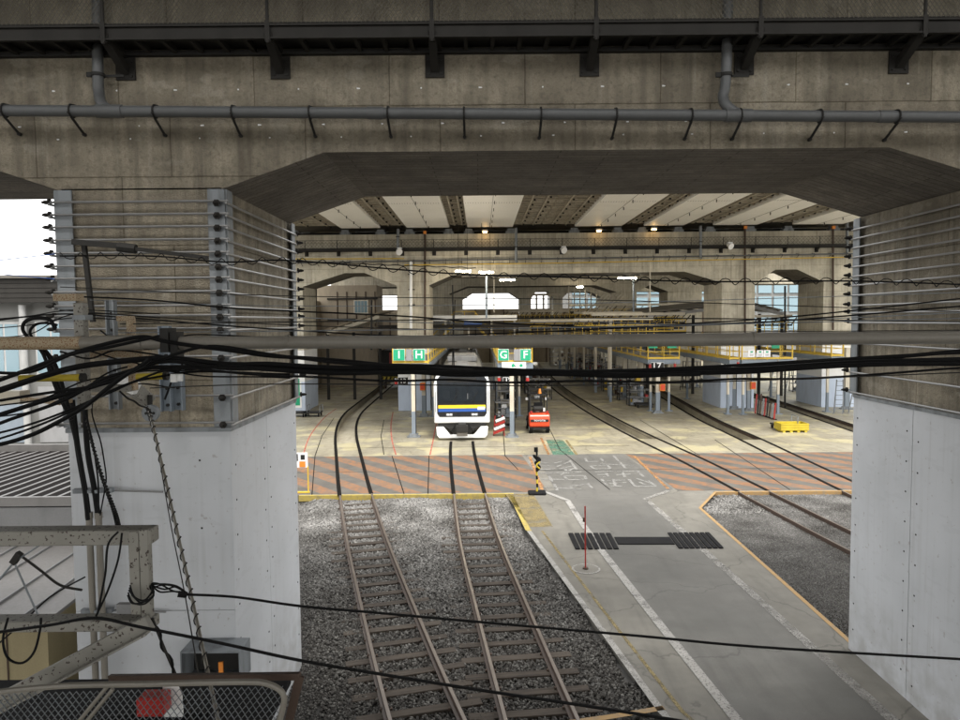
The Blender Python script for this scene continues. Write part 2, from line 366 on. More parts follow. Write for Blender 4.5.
def worn_paint(name, col, thr=.42):
    mt, nt, b = base_mat(name, .75); p = pos(nt)
    f = mul(nt, noise(nt, p, 38, 4, thr-.16, thr+.06), noise(nt, p, 2.4, 6, thr-.14, thr+.05))
    f = mixc(nt, .12, f, (1,1,1))
    tr = N(nt,'ShaderNodeBsdfTransparent'); mx = N(nt,'ShaderNodeMixShader'); out = nt.nodes['Material Output']
    c = mixc(nt, mul(nt, noise(nt, p, 2, 5), .4), col, tuple(x*.55 for x in col)); nt.links.new(c, b.inputs['Base Color'])
    nt.links.new(f, mx.inputs[0]); nt.links.new(tr.outputs[0], mx.inputs[1]); nt.links.new(b.outputs[0], mx.inputs[2]); nt.links.new(mx.outputs[0], out.inputs[0])
    return mt
M['wline'] = worn_paint('worn_white_line', (.3,.29,.27)); M['wline2'] = worn_paint('very_worn_white_line', (.27,.26,.24), .5)
M['wtext'] = worn_paint('worn_road_lettering', (.25,.245,.23), .46)
M['rline'] = worn_paint('worn_red_line', (.42,.14,.1), .44); M['oline'] = worn_paint('worn_orange_line', (.36,.19,.08), .48)
M['gline'] = worn_paint('worn_green_floor_paint', (.1,.2,.14), .5); M['yfloor'] = worn_paint('worn_yellow_floor_paint', (.24,.19,.09), .5)
def emis(name, col, st):
    mt, nt, b = base_mat(name, .5); b.inputs['Base Color'].default_value = (.9,.9,.9,1)
    b.inputs['Emission Color'].default_value = col+(1,); b.inputs['Emission Strength'].default_value = st; return mt
M['tube'] = emis('lit_fluorescent_tube', (1,.88,.68), 45.0); M['warm'] = emis('lit_sodium_lamp', (1,.6,.2), 6)
def glass_mat(name, tint, alpha):
    mt, nt, b = base_mat(name, .05); b.inputs['Base Color'].default_value = tint+(1,); b.inputs['Specular IOR Level'].default_value = .6
    tr = N(nt,'ShaderNodeBsdfTransparent'); mx = N(nt,'ShaderNodeMixShader'); mx.inputs[0].default_value = alpha
    nt.links.new(tr.outputs[0], mx.inputs[1]); nt.links.new(b.outputs[0], mx.inputs[2]); nt.links.new(mx.outputs[0], nt.nodes['Material Output'].inputs[0]); return mt
M['glass'] = glass_mat('pale_blue_window_glass', (.2,.29,.33), .85)
M['tglass'] = glass_mat('train_window_glass', (.02,.025,.03), .7)
# ------------------------------------------------------------------ ground, crossing, road
struct('ground', MB().box(-400,400,-60,700,-1.6,-1.25), M['earth'])
def poly_slab(name, pts, z1, z0, mat, **k): return struct(name, MB().prism([(p[0],p[1]) for p in pts], 'z', z0, z1), mat, **k)
# kerb line of the road apron, left and right
KL = [G(511,495), G(528,530), G(602,630), G(662,712)]; KL.append((KL[-1][0]+1.55, 6.0, 0)); KL.append((KL[-1][0]+1.2, 2.0, 0))
KR = [G(715,492.5), G(700,508), G(848,640), G(935,718)]; KR.append((KR[-1][0]+.35, 7.0, 0)); KR.append((KR[-1][0]+.5, 2.0, 0))
ap = [(KL[0][0],25.1)]+[p[:2] for p in KL[1:]]+[p[:2] for p in KR[::-1]][:-1]+[(KR[0][0],25.1)]
poly_slab('concrete_apron', ap, 0, -.5, M['apron'])
struct('crossing_pavement', MB().box(-13.5,40,25.1,32.4,-.5,0), M['apron'])
# painted hatching on the crossing either side of the road
struct('hatched_crossing', MB().prism([(-9.6,25.3),(2.45,25.3),(1.9,32.3),(-9.6,32.3)],'z',.004,.008), M['hatch'])
hr = [G(668,486)[:2], G(628,456)[:2], (23,32.3), (23,25.3)]
struct('hatched_crossing', MB().prism([(7.2,25.3),(hr[1][0],32.3),(23,32.3),(23,25.3)],'z',.004,.008), M['hatch'])
# asphalt lane: between the two painted lines, over the crossing
wl = [G(*q) for q in [(545,492),(567.5,500.5),(582.5,524),(601,550),(664,630),(738,722)]]; wl.append((wl[-1][0]+1.1,6,0))
wr = [G(*q) for q in [(669,491),(645.5,499),(676,525.6),(792.5,630),(890,718)]]; wr.append((wr[-1][0]+.9,6,0))
lane = [(2.55,32.38),(2.75,25.6)]+[p[:2] for p in wl]+[p[:2] for p in wr[::-1]]+[(7.1,25.6),(hr[1][0]-.15,32.38)]
struct('asphalt_lane', MB().prism(lane,'z',.003,.006), M['asph'])
def line_mb(pts, wd, z=.010, zt=.003, mb=None):
    mb = mb or MB()
    mb.sweep([(-wd/2,z),(wd/2,z),(wd/2,z+zt),(-wd/2,z+zt)], [p[:2] for p in pts]); return mb
struct('lane_line', line_mb(wl, .19), M['wline'], label='solid white line along the left of the lane')
struct('lane_line', line_mb(wr, .2), M['wline2'], label='flaking white line along the right of the lane')
def strokes(uv, ox, oy, s, wd, z=.010):
    mb = MB()
    for k,((a,b),(c,d)) in enumerate(uv):
        p = G(ox+a/s, oy+b/s); q = G(ox+c/s, oy+d/s); mb.bar((p[0],p[1],z+.0004*(k%9)), (q[0],q[1],z+.0004*(k%9)), wd, .003)
    return mb
TXT = [((60,145),(100,185)),((120,150),(190,160)),((150,180),(205,178)),((235,160),(300,145)),((250,185),(340,150)),((270,200),(375,175)),((340,140),(390,205)),
 ((135,205),(240,200)),((140,230),(420,220)),((280,240),(370,195)),((310,200),(330,230)),((135,270),(300,272)),((200,250),(225,290)),((300,250),(440,245)),((440,245),(455,270)),
 ((300,250),(330,275)),((330,275),(455,270)),((165,325),(420,340)),((235,305),(255,345)),((340,320),(480,300)),((460,300),(495,330)),((345,325),(360,335)),
 ((445,125),(460,150)),((460,150),(545,148)),((555,128),(575,152)),((480,180),(600,175)),((485,182),(510,200)),((510,200),(620,198)),((600,175),(625,200)),
 ((640,108),(725,195)),((550,165),(775,175)),((515,220),(640,215)),((640,215),(820,215)),((530,240),(620,238)),((540,255),(590,254)),((590,230),(610,255)),((660,240),(760,235)),
 ((700,220),(720,255)),((800,210),(850,255)),((560,270),(600,320)),((600,280),(720,275)),((610,300),(730,292)),((620,318),(700,318)),((640,270),(655,320)),
 ((745,270),(790,320)),((790,320),(930,318)),((800,265),(900,300)),((880,280),(930,318)),((820,290),(860,310))]
struct('road_lettering', strokes(TXT, 520, 440, 6.857, .11), M['wtext'])
struct('kerb_edge', line_mb(KL[:2]+[G(530,531)], .16, .004), M['yedge'], label='yellow painted kerb edge')
struct('kerb_edge', line_mb(KL[2:5] if False else [G(529,531)]+KL[2:], .13, .004), M['wline'], label='pale chipped kerb edge')
struct('kerb_edge', line_mb([(p[0]+.33,p[1]) for p in ([G(531,531)]+KL[2:])], .07, .004), M['yfloor'], label='faded yellow line beside the kerb')
struct('kerb_edge', line_mb(KR, .10, .004), M['oedge'], label='orange edge line along the right kerb')
struct('kerb_edge', MB().box(-6.6,KL[0][0]+.1,25.0,25.12,-.2,.012), M['yedge'], label='yellow edge between crossing and ballast')
struct('kerb_edge', MB().box(KR[0][0],24,25.0,25.12,-.2,.012), M['oedge'], label='orange edge between crossing and gravel bed')
struct('kerb_edge', line_mb([G(560,724),G(610,717),G(664,708)], .12, .004), M['oedge'], label='orange end line across the ballast bed')
struct('painted_patch', MB().prism([G(505,494)[:2],G(533,494)[:2],G(553,527)[:2],G(530,527)[:2]],'z',.004,.007), M['yfloor'], label='faded yellow square by the kerb corner')
RP = G(586,569)[:2]
struct('painted_line', MB().cyl(RP+(.008,),RP+(.011,),.36,28), M['wline'], label='white ring around the red post base')
struct('painted_patch', MB().cyl(RP+(.010,),RP+(.014,),.31,28), M['apron'], label='round manhole lid inside the white ring')
# depot floor with inspection pits -------------------------------------------------
def interp(tab):
    xs = [p[0] for p in tab]
    def f(y):
        if y <= xs[0]: i = 0
        elif y >= xs[-1]: i = len(xs)-2
        else: i = max(k for k in range(len(xs)-1) if xs[k] <= y)
        if y < xs[0] or y > xs[-1]:
            return tab[i][1]+(tab[i+1][1]-tab[i][1])*(y-xs[i])/(xs[i+1]-xs[i])
        a,b,c,d = tab[max(i-1,0)],tab[i],tab[i+1],tab[min(i+2,len(tab)-1)]
        t = (y-b[0])/(c[0]-b[0]); h = c[0]-b[0]
        m1 = (c[1]-a[1])/(c[0]-a[0])*h; m2 = (d[1]-b[1])/(d[0]-b[0])*h
        return (2*t**3-3*t*t+1)*b[1]+(t**3-2*t*t+t)*m1+(-2*t**3+3*t*t)*c[1]+(t**3-t*t)*m2
    return f
TRK = {'G': interp([(4,1.72),(10.7,.92),(15,.44),(19.75,-.05),(25.1,-.42),(32,-.82),(36.5,-.97),(60,-1.45),(110,-2.4)]),
       'I': interp([(4,1.1),(10.7,-.88),(15,-2.05),(19.85,-3.3),(25.1,-4.55),(32.45,-6.17),(38,-7.35),(43,-8.2),(47.8,-8.7),(53,-8.85),(69,-9.1),(110,-9.5)]),
       'A': interp([(14,11.2),(19.3,10.4),(30.8,9.4),(36.7,8.7),(43,8.1),(50,7.65),(58,7.3),(68,7.2),(85,7.5),(110,8.2)]),
       'D': interp([(14,13.6),(25.5,13.65),(30.6,13.8),(36,14.0),(42.5,14.1),(48,14.45),(58,15.2),(68,15.7),(110,16.2)]),
       'E': interp([(14,20.4),(33,20.7),(37.7,21.0),(53,22.0),(65,22.4),(110,22.8)])}
PIT0 = {'I':36.2,'A':36.4,'D':35.9,'E':32.6}
PHW = {'I':.50,'A':.52,'D':.60,'E':.60}; PZ = {'I':-.35,'A':-.45,'D':-.75,'E':-.75}
fl = MB(); pit = MB(); y = 32.4
ys = [32.4,32.6,34,35.9,36.2,36.4]+[37+k for k in range(0,70)]
for a,b in zip(ys,ys[1:]):
    act = sorted([k for k in PIT0 if a >= PIT0[k]-.01], key=lambda k: TRK[k](a))
    xa = [-30]; xb = [-30]
    for k in act:
        xa += [TRK[k](a)-PHW[k], TRK[k](a)+PHW[k]]; xb += [TRK[k](b)-PHW[k], TRK[k](b)+PHW[k]]
        l0,r0_,l1,r1 = TRK[k](a)-PHW[k],TRK[k](a)+PHW[k],TRK[k](b)-PHW[k],TRK[k](b)+PHW[k]; z = PZ[k]
        pit.add([(l0,a,-.0),(l0,a,z),(r0_,a,z),(r0_,a,-.0),(l1,b,-.0),(l1,b,z),(r1,b,z),(r1,b,-.0)], [(0,1,5,4),(1,2,6,5),(2,3,7,6)])
        if abs(a-PIT0[k]) < .02: pit.add([(l0,a,0),(l0,a,z),(r0_,a,z),(r0_,a,0)], [(0,1,2,3)])
    xa.append(45); xb.append(45)
    for i in range(0,len(xa),2):
        fl.add([(xa[i],a,0),(xa[i+1],a,0),(xb[i+1],b,0),(xb[i],b,0)], [(0,1,2,3)])
struct('depot_floor', fl, M['floor']); struct('pit_walls', pit, M['pit'])
struct('painted_patch', MB().prism([G(553,455)[:2],G(575,455)[:2],G(563,440)[:2],G(546,440)[:2]],'z',.004,.007), M['gline'], label='worn green painted strip on the depot floor')
for a,b,mt in [((549,455),(541,438),'oline'),((577,455),(566,440),'yfloor'),((530,457),(542,490),'oline'),((634,456),(668,489),'oline')]:
    struct('painted_line', line_mb([G(*a),G(*b)], .12, .010), M[mt], label='worn %s line on the floor' % ('yellow' if mt=='yfloor' else 'orange'))
for pts in ([(303,456),(310,436),(324,418),(336,409)],[(396,455),(392,440),(391,425),(393,412)],[(430,455),(434,436),(437,420)]):
    struct('painted_line', line_mb(spline([G(*q) for q in pts],5), .07, .004), M['rline'], label='thin red curved line on the depot floor')
for pts in ([(312,495),(315,456),(322,436),(334,418)],[(384,455),(381,436),(384,420)],[(404,494),(392,456)],[(428,494),(429,456)],[(518,470),(505,456),(503,430)],[(610,490),(560,450),(545,420)],[(700,456),(640,420)],[(790,490),(715,440)]):
    struct('floor_joint', line_mb([G(*q) for q in pts], .035, .009), M['flange'], label='dark joint in the concrete floor')
for yy in (28.9, 34.5, 39.5, 44.2):
    struct('floor_joint', MB().box(-12,19,yy,yy+.03,.009,.011) if yy<30 else MB().box(-7.0,7.4,yy,yy+.03,.002,.004), M['flange'], label='straight transverse joint in the floor')
# gravel beds ----------------------------------------------------------------------
import numpy as np
def inpoly(x, y, P):
    c = False; n = len(P)
    for i in range(n):
        x1,y1 = P[i]; x2,y2 = P[(i+1)%n]
        if (y1>y)!=(y2>y) and x < (x2-x1)*(y-y1)/(y2-y1)+x1: c = not c
    return c
def zbed(x, y):
    z = -.16+.05*math.sin(x*1.7+y*.6)*math.sin(y*.9-x*.4)
    for k in ('G','I'):
        d = abs(x-TRK[k](y))
        fade = min(max((y-19.5)/4,0),1)
        if d < 1.5: z = -.200+.006*math.sin(y*2.1)+.03*max(fade-.5,0) if d < .62 else (-.172+.014*math.sin(y*1.3+x*2)+.03*fade if y > 14 else -.188)
    d1 = x-TRK['I'](y)
    if d1 < -1.5: z = -.2-min(.25,(-1.5-d1)*.12)
    if x > TRK['G'](y)+1.3: z = -.12-.03*math.sin(y)
    return z
left = [(-14,25.0),(KL[0][0]-.08,25.0)]+[(p[0]-.07,p[1]) for p in KL[1:]]+[(-14,2.0)]
def bed(name, x0,x1,y0,y1,st,fz,poly,mat):
    mb = MB(); nx = int((x1-x0)/st); ny = int((y1-y0)/st)
    for j in range(ny+1):
        for i in range(nx+1):
            x = x0+i*(x1-x0)/nx; yy = y0+j*(y1-y0)/ny; mb.v.append((x,yy,fz(x,yy)))
    for j in range(ny):
        for i in range(nx):
            a = j*(nx+1)+i; mb.f.append((a,a+1,a+nx+2,a+nx+1))
    return struct(name, mb, mat, smooth=True)
bed('gravel_bed', -14, 5.6, 2, 25.0, .25, lambda x,y: zbed(x,y)-.05, None, M['gravel'])
bed('gravel_bed', 6.0, 40, 2, 25.0, .5, lambda x,y: -.135+.012*math.sin(x*2)*math.sin(y), None, M['gravel'])
def scatter_src(x0,x1,y0,y1,st,fz,keep,dens):
    me = bpy.data.meshes.new('ballast'); vs=[]; fs=[]; dv=[]; sv=[]
    nx=int((x1-x0)/st); ny=int((y1-y0)/st)
    for j in range(ny+1):
        for i in range(nx+1):
            x=x0+i*st; yy=y0+j*st; vs.append((x,yy,fz(x,yy))); q=dens(x,yy); dv.append(q[0]); sv.append(q[1])
    for j in range(ny):
        for i in range(nx):
            if keep(x0+(i+.5)*st, y0+(j+.5)*st): a=j*(nx+1)+i; fs.append((a,a+1,a+nx+2,a+nx+1))
    me.from_pydata(vs,[],fs); at = me.attributes.new('dens','FLOAT','POINT'); at.data.foreach_set('value', dv)
    at = me.attributes.new('siz','FLOAT','POINT'); at.data.foreach_set('value', sv)
    o = link('ballast', me); tag(o, kind='stuff'); return o
def ballast_nodes():
    g = bpy.data.node_groups.new('ballast_stones','GeometryNodeTree')
    g.interface.new_socket('Geometry', in_out='INPUT', socket_type='NodeSocketGeometry'); g.interface.new_socket('Geometry', in_out='OUTPUT', socket_type='NodeSocketGeometry')
    gi = g.nodes.new('NodeGroupInput'); go = g.nodes.new('NodeGroupOutput'); L = g.links.new
    ds = g.nodes.new('GeometryNodeDistributePointsOnFaces'); na = g.nodes.new('GeometryNodeInputNamedAttribute'); na.data_type='FLOAT'; na.inputs['Name'].default_value='dens'
    L(gi.outputs[0], ds.inputs['Mesh']); L(na.outputs[0], ds.inputs['Density'])
    gm = g.nodes.new('GeometryNodeGeometryToInstance')
    for k in range(5):
        ic = g.nodes.new('GeometryNodeMeshIcoSphere'); ic.inputs['Radius'].default_value = 1; ic.inputs['Subdivisions'].default_value = 1
        sp_ = g.nodes.new('GeometryNodeSetPosition'); nz = g.nodes.new('ShaderNodeTexNoise'); nz.noise_dimensions='4D'; nz.inputs['W'].default_value = k*3.7; nz.inputs['Scale'].default_value = 1.3
        sb = g.nodes.new('ShaderNodeVectorMath'); sb.operation='SUBTRACT'; sb.inputs[1].default_value=(.5,.5,.5)
        sc_ = g.nodes.new('ShaderNodeVectorMath'); sc_.operation='MULTIPLY'; sc_.inputs[1].default_value=(2.4,2.4,2.0)
        L(ic.outputs[0], sp_.inputs['Geometry']); L(nz.outputs['Color'], sb.inputs[0]); L(sb.outputs[0], sc_.inputs[0]); L(sc_.outputs[0], sp_.inputs['Offset'])
        tr = g.nodes.new('GeometryNodeTransform'); tr.inputs['Scale'].default_value = (1,.75+.1*(k%3),.6+.08*k)
        sm = g.nodes.new('GeometryNodeSetMaterial'); sm.inputs['Material'].default_value = M['stone']
        L(sp_.outputs[0], tr.inputs['Geometry']); L(tr.outputs[0], sm.inputs['Geometry']); L(sm.outputs[0], gm.inputs[0])
    io = g.nodes.new('GeometryNodeInstanceOnPoints'); io.inputs['Pick Instance'].default_value = True
    rr = g.nodes.new('FunctionNodeRandomValue'); rr.data_type='FLOAT_VECTOR'; rr.inputs[0].default_value=(0,0,0); rr.inputs[1].default_value=(6.28,6.28,6.28)
    rs = g.nodes.new('FunctionNodeRandomValue'); rs.data_type='FLOAT'; rs.inputs[2].default_value=.016; rs.inputs[3].default_value=.042
    L(ds.outputs['Points'], io.inputs['Points']); L(gm.outputs[0], io.inputs['Instance']); L(rr.outputs[0], io.inputs['Rotation'])
    ci = [o_ for o_ in rs.outputs if o_.enabled][0]; ns = g.nodes.new('GeometryNodeInputNamedAttribute'); ns.data_type='FLOAT'; ns.inputs['Name'].default_value='siz'; mm = g.nodes.new('ShaderNodeMath'); mm.operation='MULTIPLY'; L(ci, mm.inputs[0]); L(ns.outputs[0], mm.inputs[1]); L(mm.outputs[0], io.inputs['Scale']); L(io.outputs[0], go.inputs[0]); return g
BN = ballast_nodes()
def nearrail(x,y): return False
def kl(x,y): return inpoly(x,y,left) and x > -7.4 and not (-5.8 < x < -3.4 and 9.4 < y < 13.1)
o1 = scatter_src(-8,5.5,6,25,.25, zbed, kl, lambda x,y: (620,1.0) if x > TRK['I'](y)-1.7 else (900,.6))
right = [(KR[0][0]+.1,25.0)]+[(p[0]+.06,p[1]) for p in KR[1:4]]+[(17,10),(17,25.0)]
o2 = scatter_src(6,16.5,9,25,.25, lambda x,y: -.11, lambda x,y: inpoly(x,y,right), lambda x,y: (520,1.0) if (y>22.6 and x<9.6) or (x>11.8-.12*(y-15) and y < 21) else (1300,.42))
for o in (o1,o2):
    md = o.modifiers.new('stones','NODES'); md.node_group = BN
o1['label'] = 'crushed grey stone ballast around the two near tracks'; o2['label'] = 'crushed grey stone ballast around the rails beyond the road'
# ------------------------------------------------------------------ railway tracks
HW = .565
def rail_prof(x): # foot, web, head
    return [(x-.06,-.15),(x+.06,-.15),(x+.06,-.135),(x+.012,-.12),(x+.012,-.045),(x+.034,-.035),(x+.034,0.016),(x-.034,.016),(x-.034,-.035),(x-.012,-.045),(x-.012,-.12),(x-.06,-.135)]
def track(key, label, y0, y1, ysl0, ysl1, yfl1):
    f = TRK[key]; t = thing('railway_track', label, 'railway track', (f(y0),y0,0), 'railway tracks converging on the depot')
    path = [(f(y0+k*(y1-y0)/90), y0+k*(y1-y0)/90) for k in range(91)]
    for s in (-1,1):
        r = part('rail', MB().sweep(rail_prof(s*HW), path), M['rail'], t)
        part('rail_head', MB().sweep([(s*HW-.027,.0165),(s*HW+.027,.0165),(s*HW+.027,.02),(s*HW-.027,.02)], path), M['railtop'], r)
    if yfl1:
        pf = [(x_,y_) for x_,y_ in path if 25.1 <= y_ <= (yfl1 if key=='G' else 90)]
        for s in (-1,1):
            part('flangeway', MB().sweep([(s*HW-.09,.007),(s*HW+.055,.007),(s*HW+.055,.022),(s*HW-.09,.022)], [(f(25.1),25.1)]+pf), M['flange'], t)
    if ysl1 > ysl0:
        yy = ysl0; first = None; rnd = random.Random(ord(key))
        while yy < ysl1:
            sl = math.atan2(f(yy+.1)-f(yy-.1), .2)
            lw = 1.05+rnd.uniform(-.03,.06)
            if first is None:
                mb = MB().box(-lw,lw,-.1,.1,-.14,0)
                o = part('sleeper', mb, M['wood'], t, bevel=.008); OFF[o.name] = (0,0,0)
                for v in o.data.vertices: v.co = Vector(v.co)+Vector(t.location)
                first = o
            else: o = first.copy(); SC.collection.objects.link(o); o.parent = t; o.scale = (rnd.uniform(.97,1.06),rnd.uniform(.9,1.08),1)
            o.location = Vector((f(yy),yy,-.152+rnd.uniform(-.008,.004)))-Vector(t.location); o.rotation_euler = (0,0,-sl+rnd.uniform(-.02,.02))
            yy += .625+rnd.uniform(-.03,.03)
        pl = MB(); yy = ysl0
        for s in (-1,1):
            yy = ysl0
            while yy < ysl1:
                pl.cbox((f(yy)+s*HW-.085,yy,-.135),(.03,.05,.035)); pl.cbox((f(yy)+s*HW+.085,yy,-.135),(.03,.05,.035)); yy += .625
        part('rail_spikes', pl, M['rust'], t, kind='stuff')
    return t
track('G','curving track that the white train stands on',4,100,4.4,24.8,36.5)
track('I','leftmost track curving away past the left of the train',4,100,4.4,24.8,36.2)
track('A','track just right of the forklift running into a pit',14,100,14.1,24.8,36.4)
track('D','track with pale pit to the right of the seventeen sign',14,100,0,0,35.9)
track('E','far right track with pit behind the yellow crate',26,100,0,0,32.6)
# ------------------------------------------------------------------ near viaduct
V = thing('concrete_viaduct', 'near grey concrete viaduct with haunched beam on clad piers over the tracks', 'viaduct', (1.8,9.6,0))
NY0, NY1 = 9.6, 13.0
bot = [(-22,8.58),(-19.6,8.58),(-18.2,8.1),(-16,8.1),(-14.6,8.58),(-7.1,8.58),(-5.68,8.1),(-3.48,8.1),(-2.08,8.58),(5.55,8.58),(7.02,8.13),(9.2,8.13),(10.6,8.58),(22,8.58)]
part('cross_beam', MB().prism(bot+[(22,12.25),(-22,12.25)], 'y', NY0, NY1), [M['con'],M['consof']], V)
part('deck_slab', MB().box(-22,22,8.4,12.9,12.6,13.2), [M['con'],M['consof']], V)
part('added_shading_slab', MB().box(-22,22,7.3,9.599,10.95,11.15), [M['con'],M['consof']], V)  # slab added out of view to shade the wall behind the catwalk guard
RODPX = [201,213.6,226,239,252,265,277.5,291,305,315,328,356,395.5,422.6]
RZ = [D(212,yy,9.5)[2] for yy in RODPX]
def hexnut(mb, p, d, r=.03, l=.05):
    a = Vector(p); d = Vector(d); mb.tube([a-d*.02, a, a, a+d*l, a+d*(l+.045)], lambda t: .052 if t < .3 else (r if t < .8 else r*.45), 6)
def pier(x0, x1, side, lbl, clad=True):
    pr = part('pier', MB().box(x0,x1,NY0,NY1,-1.3,8.12), M['con'], V, lbl)
    c = .03
    # cladding panels: front two stacked, sides split along their depth
    g = .006
    for z0,z1 in ((-.6,2.28),(2.28+g,4.8)):
        part('cladding_panel', MB().box(x0-c,x1+c,NY0-c,NY0-.001,z0,z1), M['clad'], pr, bevel=.004)
    for xs in ((x1+.001,x1+c) , (x0-c,x0-.001)):
        for a,b in ((NY0-.001,11.2),(11.2+g*2,NY1-.0)):
            part('cladding_panel', MB().box(xs[0],xs[1],a,b,-.6,4.8), M['clad'], pr, bevel=.003)
    part('cladding_flashing', MB().box(x0-.05,x1+.05,NY0-.06,NY0-.002,4.8,4.86).box(x1+.002,x1+.05,NY0+.001,NY1,4.8,4.86).box(x0-.05,x0-.002,NY0+.001,NY1,4.8,4.86), M['galv'], pr)
    sc_ = MB()
    for k in range(9):
        z = .3+k*.5
        for xx in (x1+c,x0-c-.004): 
            for yy in (9.75,11.05,11.35,12.85): sc_.cbox((xx+.002,yy,z+.13*(yy>11.2)),(.008,.025,.025))
    for k in range(5): sc_.cbox((x1-.4,NY0-c-.002,.6+k*.95),(.025,.008,.025))
    part('screws', sc_, M['dark'], pr, kind='stuff')
    # angle straps on the four corners
    zt, zb = 8.09, 4.87
    for cx,sx in ((x0,1),(x1,-1)):
        for cy,sy in ((NY0,1),(NY1,-1)):
            yo = cy-sy*.05
            mb = MB().box(min(cx-sx*.06,cx+sx*.17),max(cx-sx*.06,cx+sx*.17),min(yo,yo-sy*.02),max(yo,yo-sy*.02),zb,zt)
            part('corner_strap', mb, M['galv'], pr)
            xo = cx-sx*.062
            part('corner_strap', MB().box(min(xo,xo-sx*.02),max(xo,xo-sx*.02),min(cy-sy*.045,cy+sy*.17),max(cy-sy*.045,cy+sy*.17),zb,zt), M['galv'], pr)
    f0 = s0 = n0 = None
    for k,z in enumerate(RZ):
        if f0 is None:
            f0 = part('tie_rod', MB().cyl((x0-.12,NY0-.1,z),(x1+.12,NY0-.1,z),.0165,6), M['rod'], pr, smooth=True)
            s0 = part('tie_rod', MB().cyl((x1+.1,NY0-.14,z-.03),(x1+.1,NY1+.12,z-.03),.0165,6), M['rod'], pr, smooth=True)
            nb = MB(); hexnut(nb,(x0-.12,NY0-.1,z),(-1,0,0)); n1 = part('tie_nut', nb, M['darkn'], pr)
            nb = MB(); hexnut(nb,(x1-.03,NY0-.13,z-.03),(0,-1,0),.026,.03); n2 = part('tie_nut', nb, M['darkn'], pr)
            nb = MB(); hexnut(nb,(x1+.12,NY1+.1,z),(1,0,0)); n3 = part('tie_nut', nb, M['darkn'], pr)
            nb = MB(); hexnut(nb,(x0-.12,NY1+.1,z),(-1,0,0)); n4 = part('tie_nut', nb, M['darkn'], pr)
            s1 = part('tie_rod', MB().cyl((x0-.1,NY0-.14,z-.03),(x0-.1,NY1+.12,z-.03),.0165,6), M['rod'], pr, smooth=True)
            z0 = z
        else:
            for q in (f0,s0,s1,n1,n2,n3,n4): again(q, pr, (0,0,z-z0))
    return pr
pier(-5.65,-3.48,1,'left pier wrapped in tie rods above pale cladding'); pier(7.0,9.2,-1,'right pier wrapped in tie rods above pale cladding'); pier(-18.2,-16.0,1,None)
pl = MB()
for row,(z,xs,dx) in enumerate(((9.42,-6.5,.82),(8.95,-6.2,.82),(8.78,-6.6,.95))):
    for k in range(17): pl.cyl((xs+k*dx+random.uniform(-.05,.05),NY0-.004,z),(xs+k*dx,NY0+.01,z),.011,7)
part('tie_hole_plugs', pl, M['lampw'], V, kind='stuff')
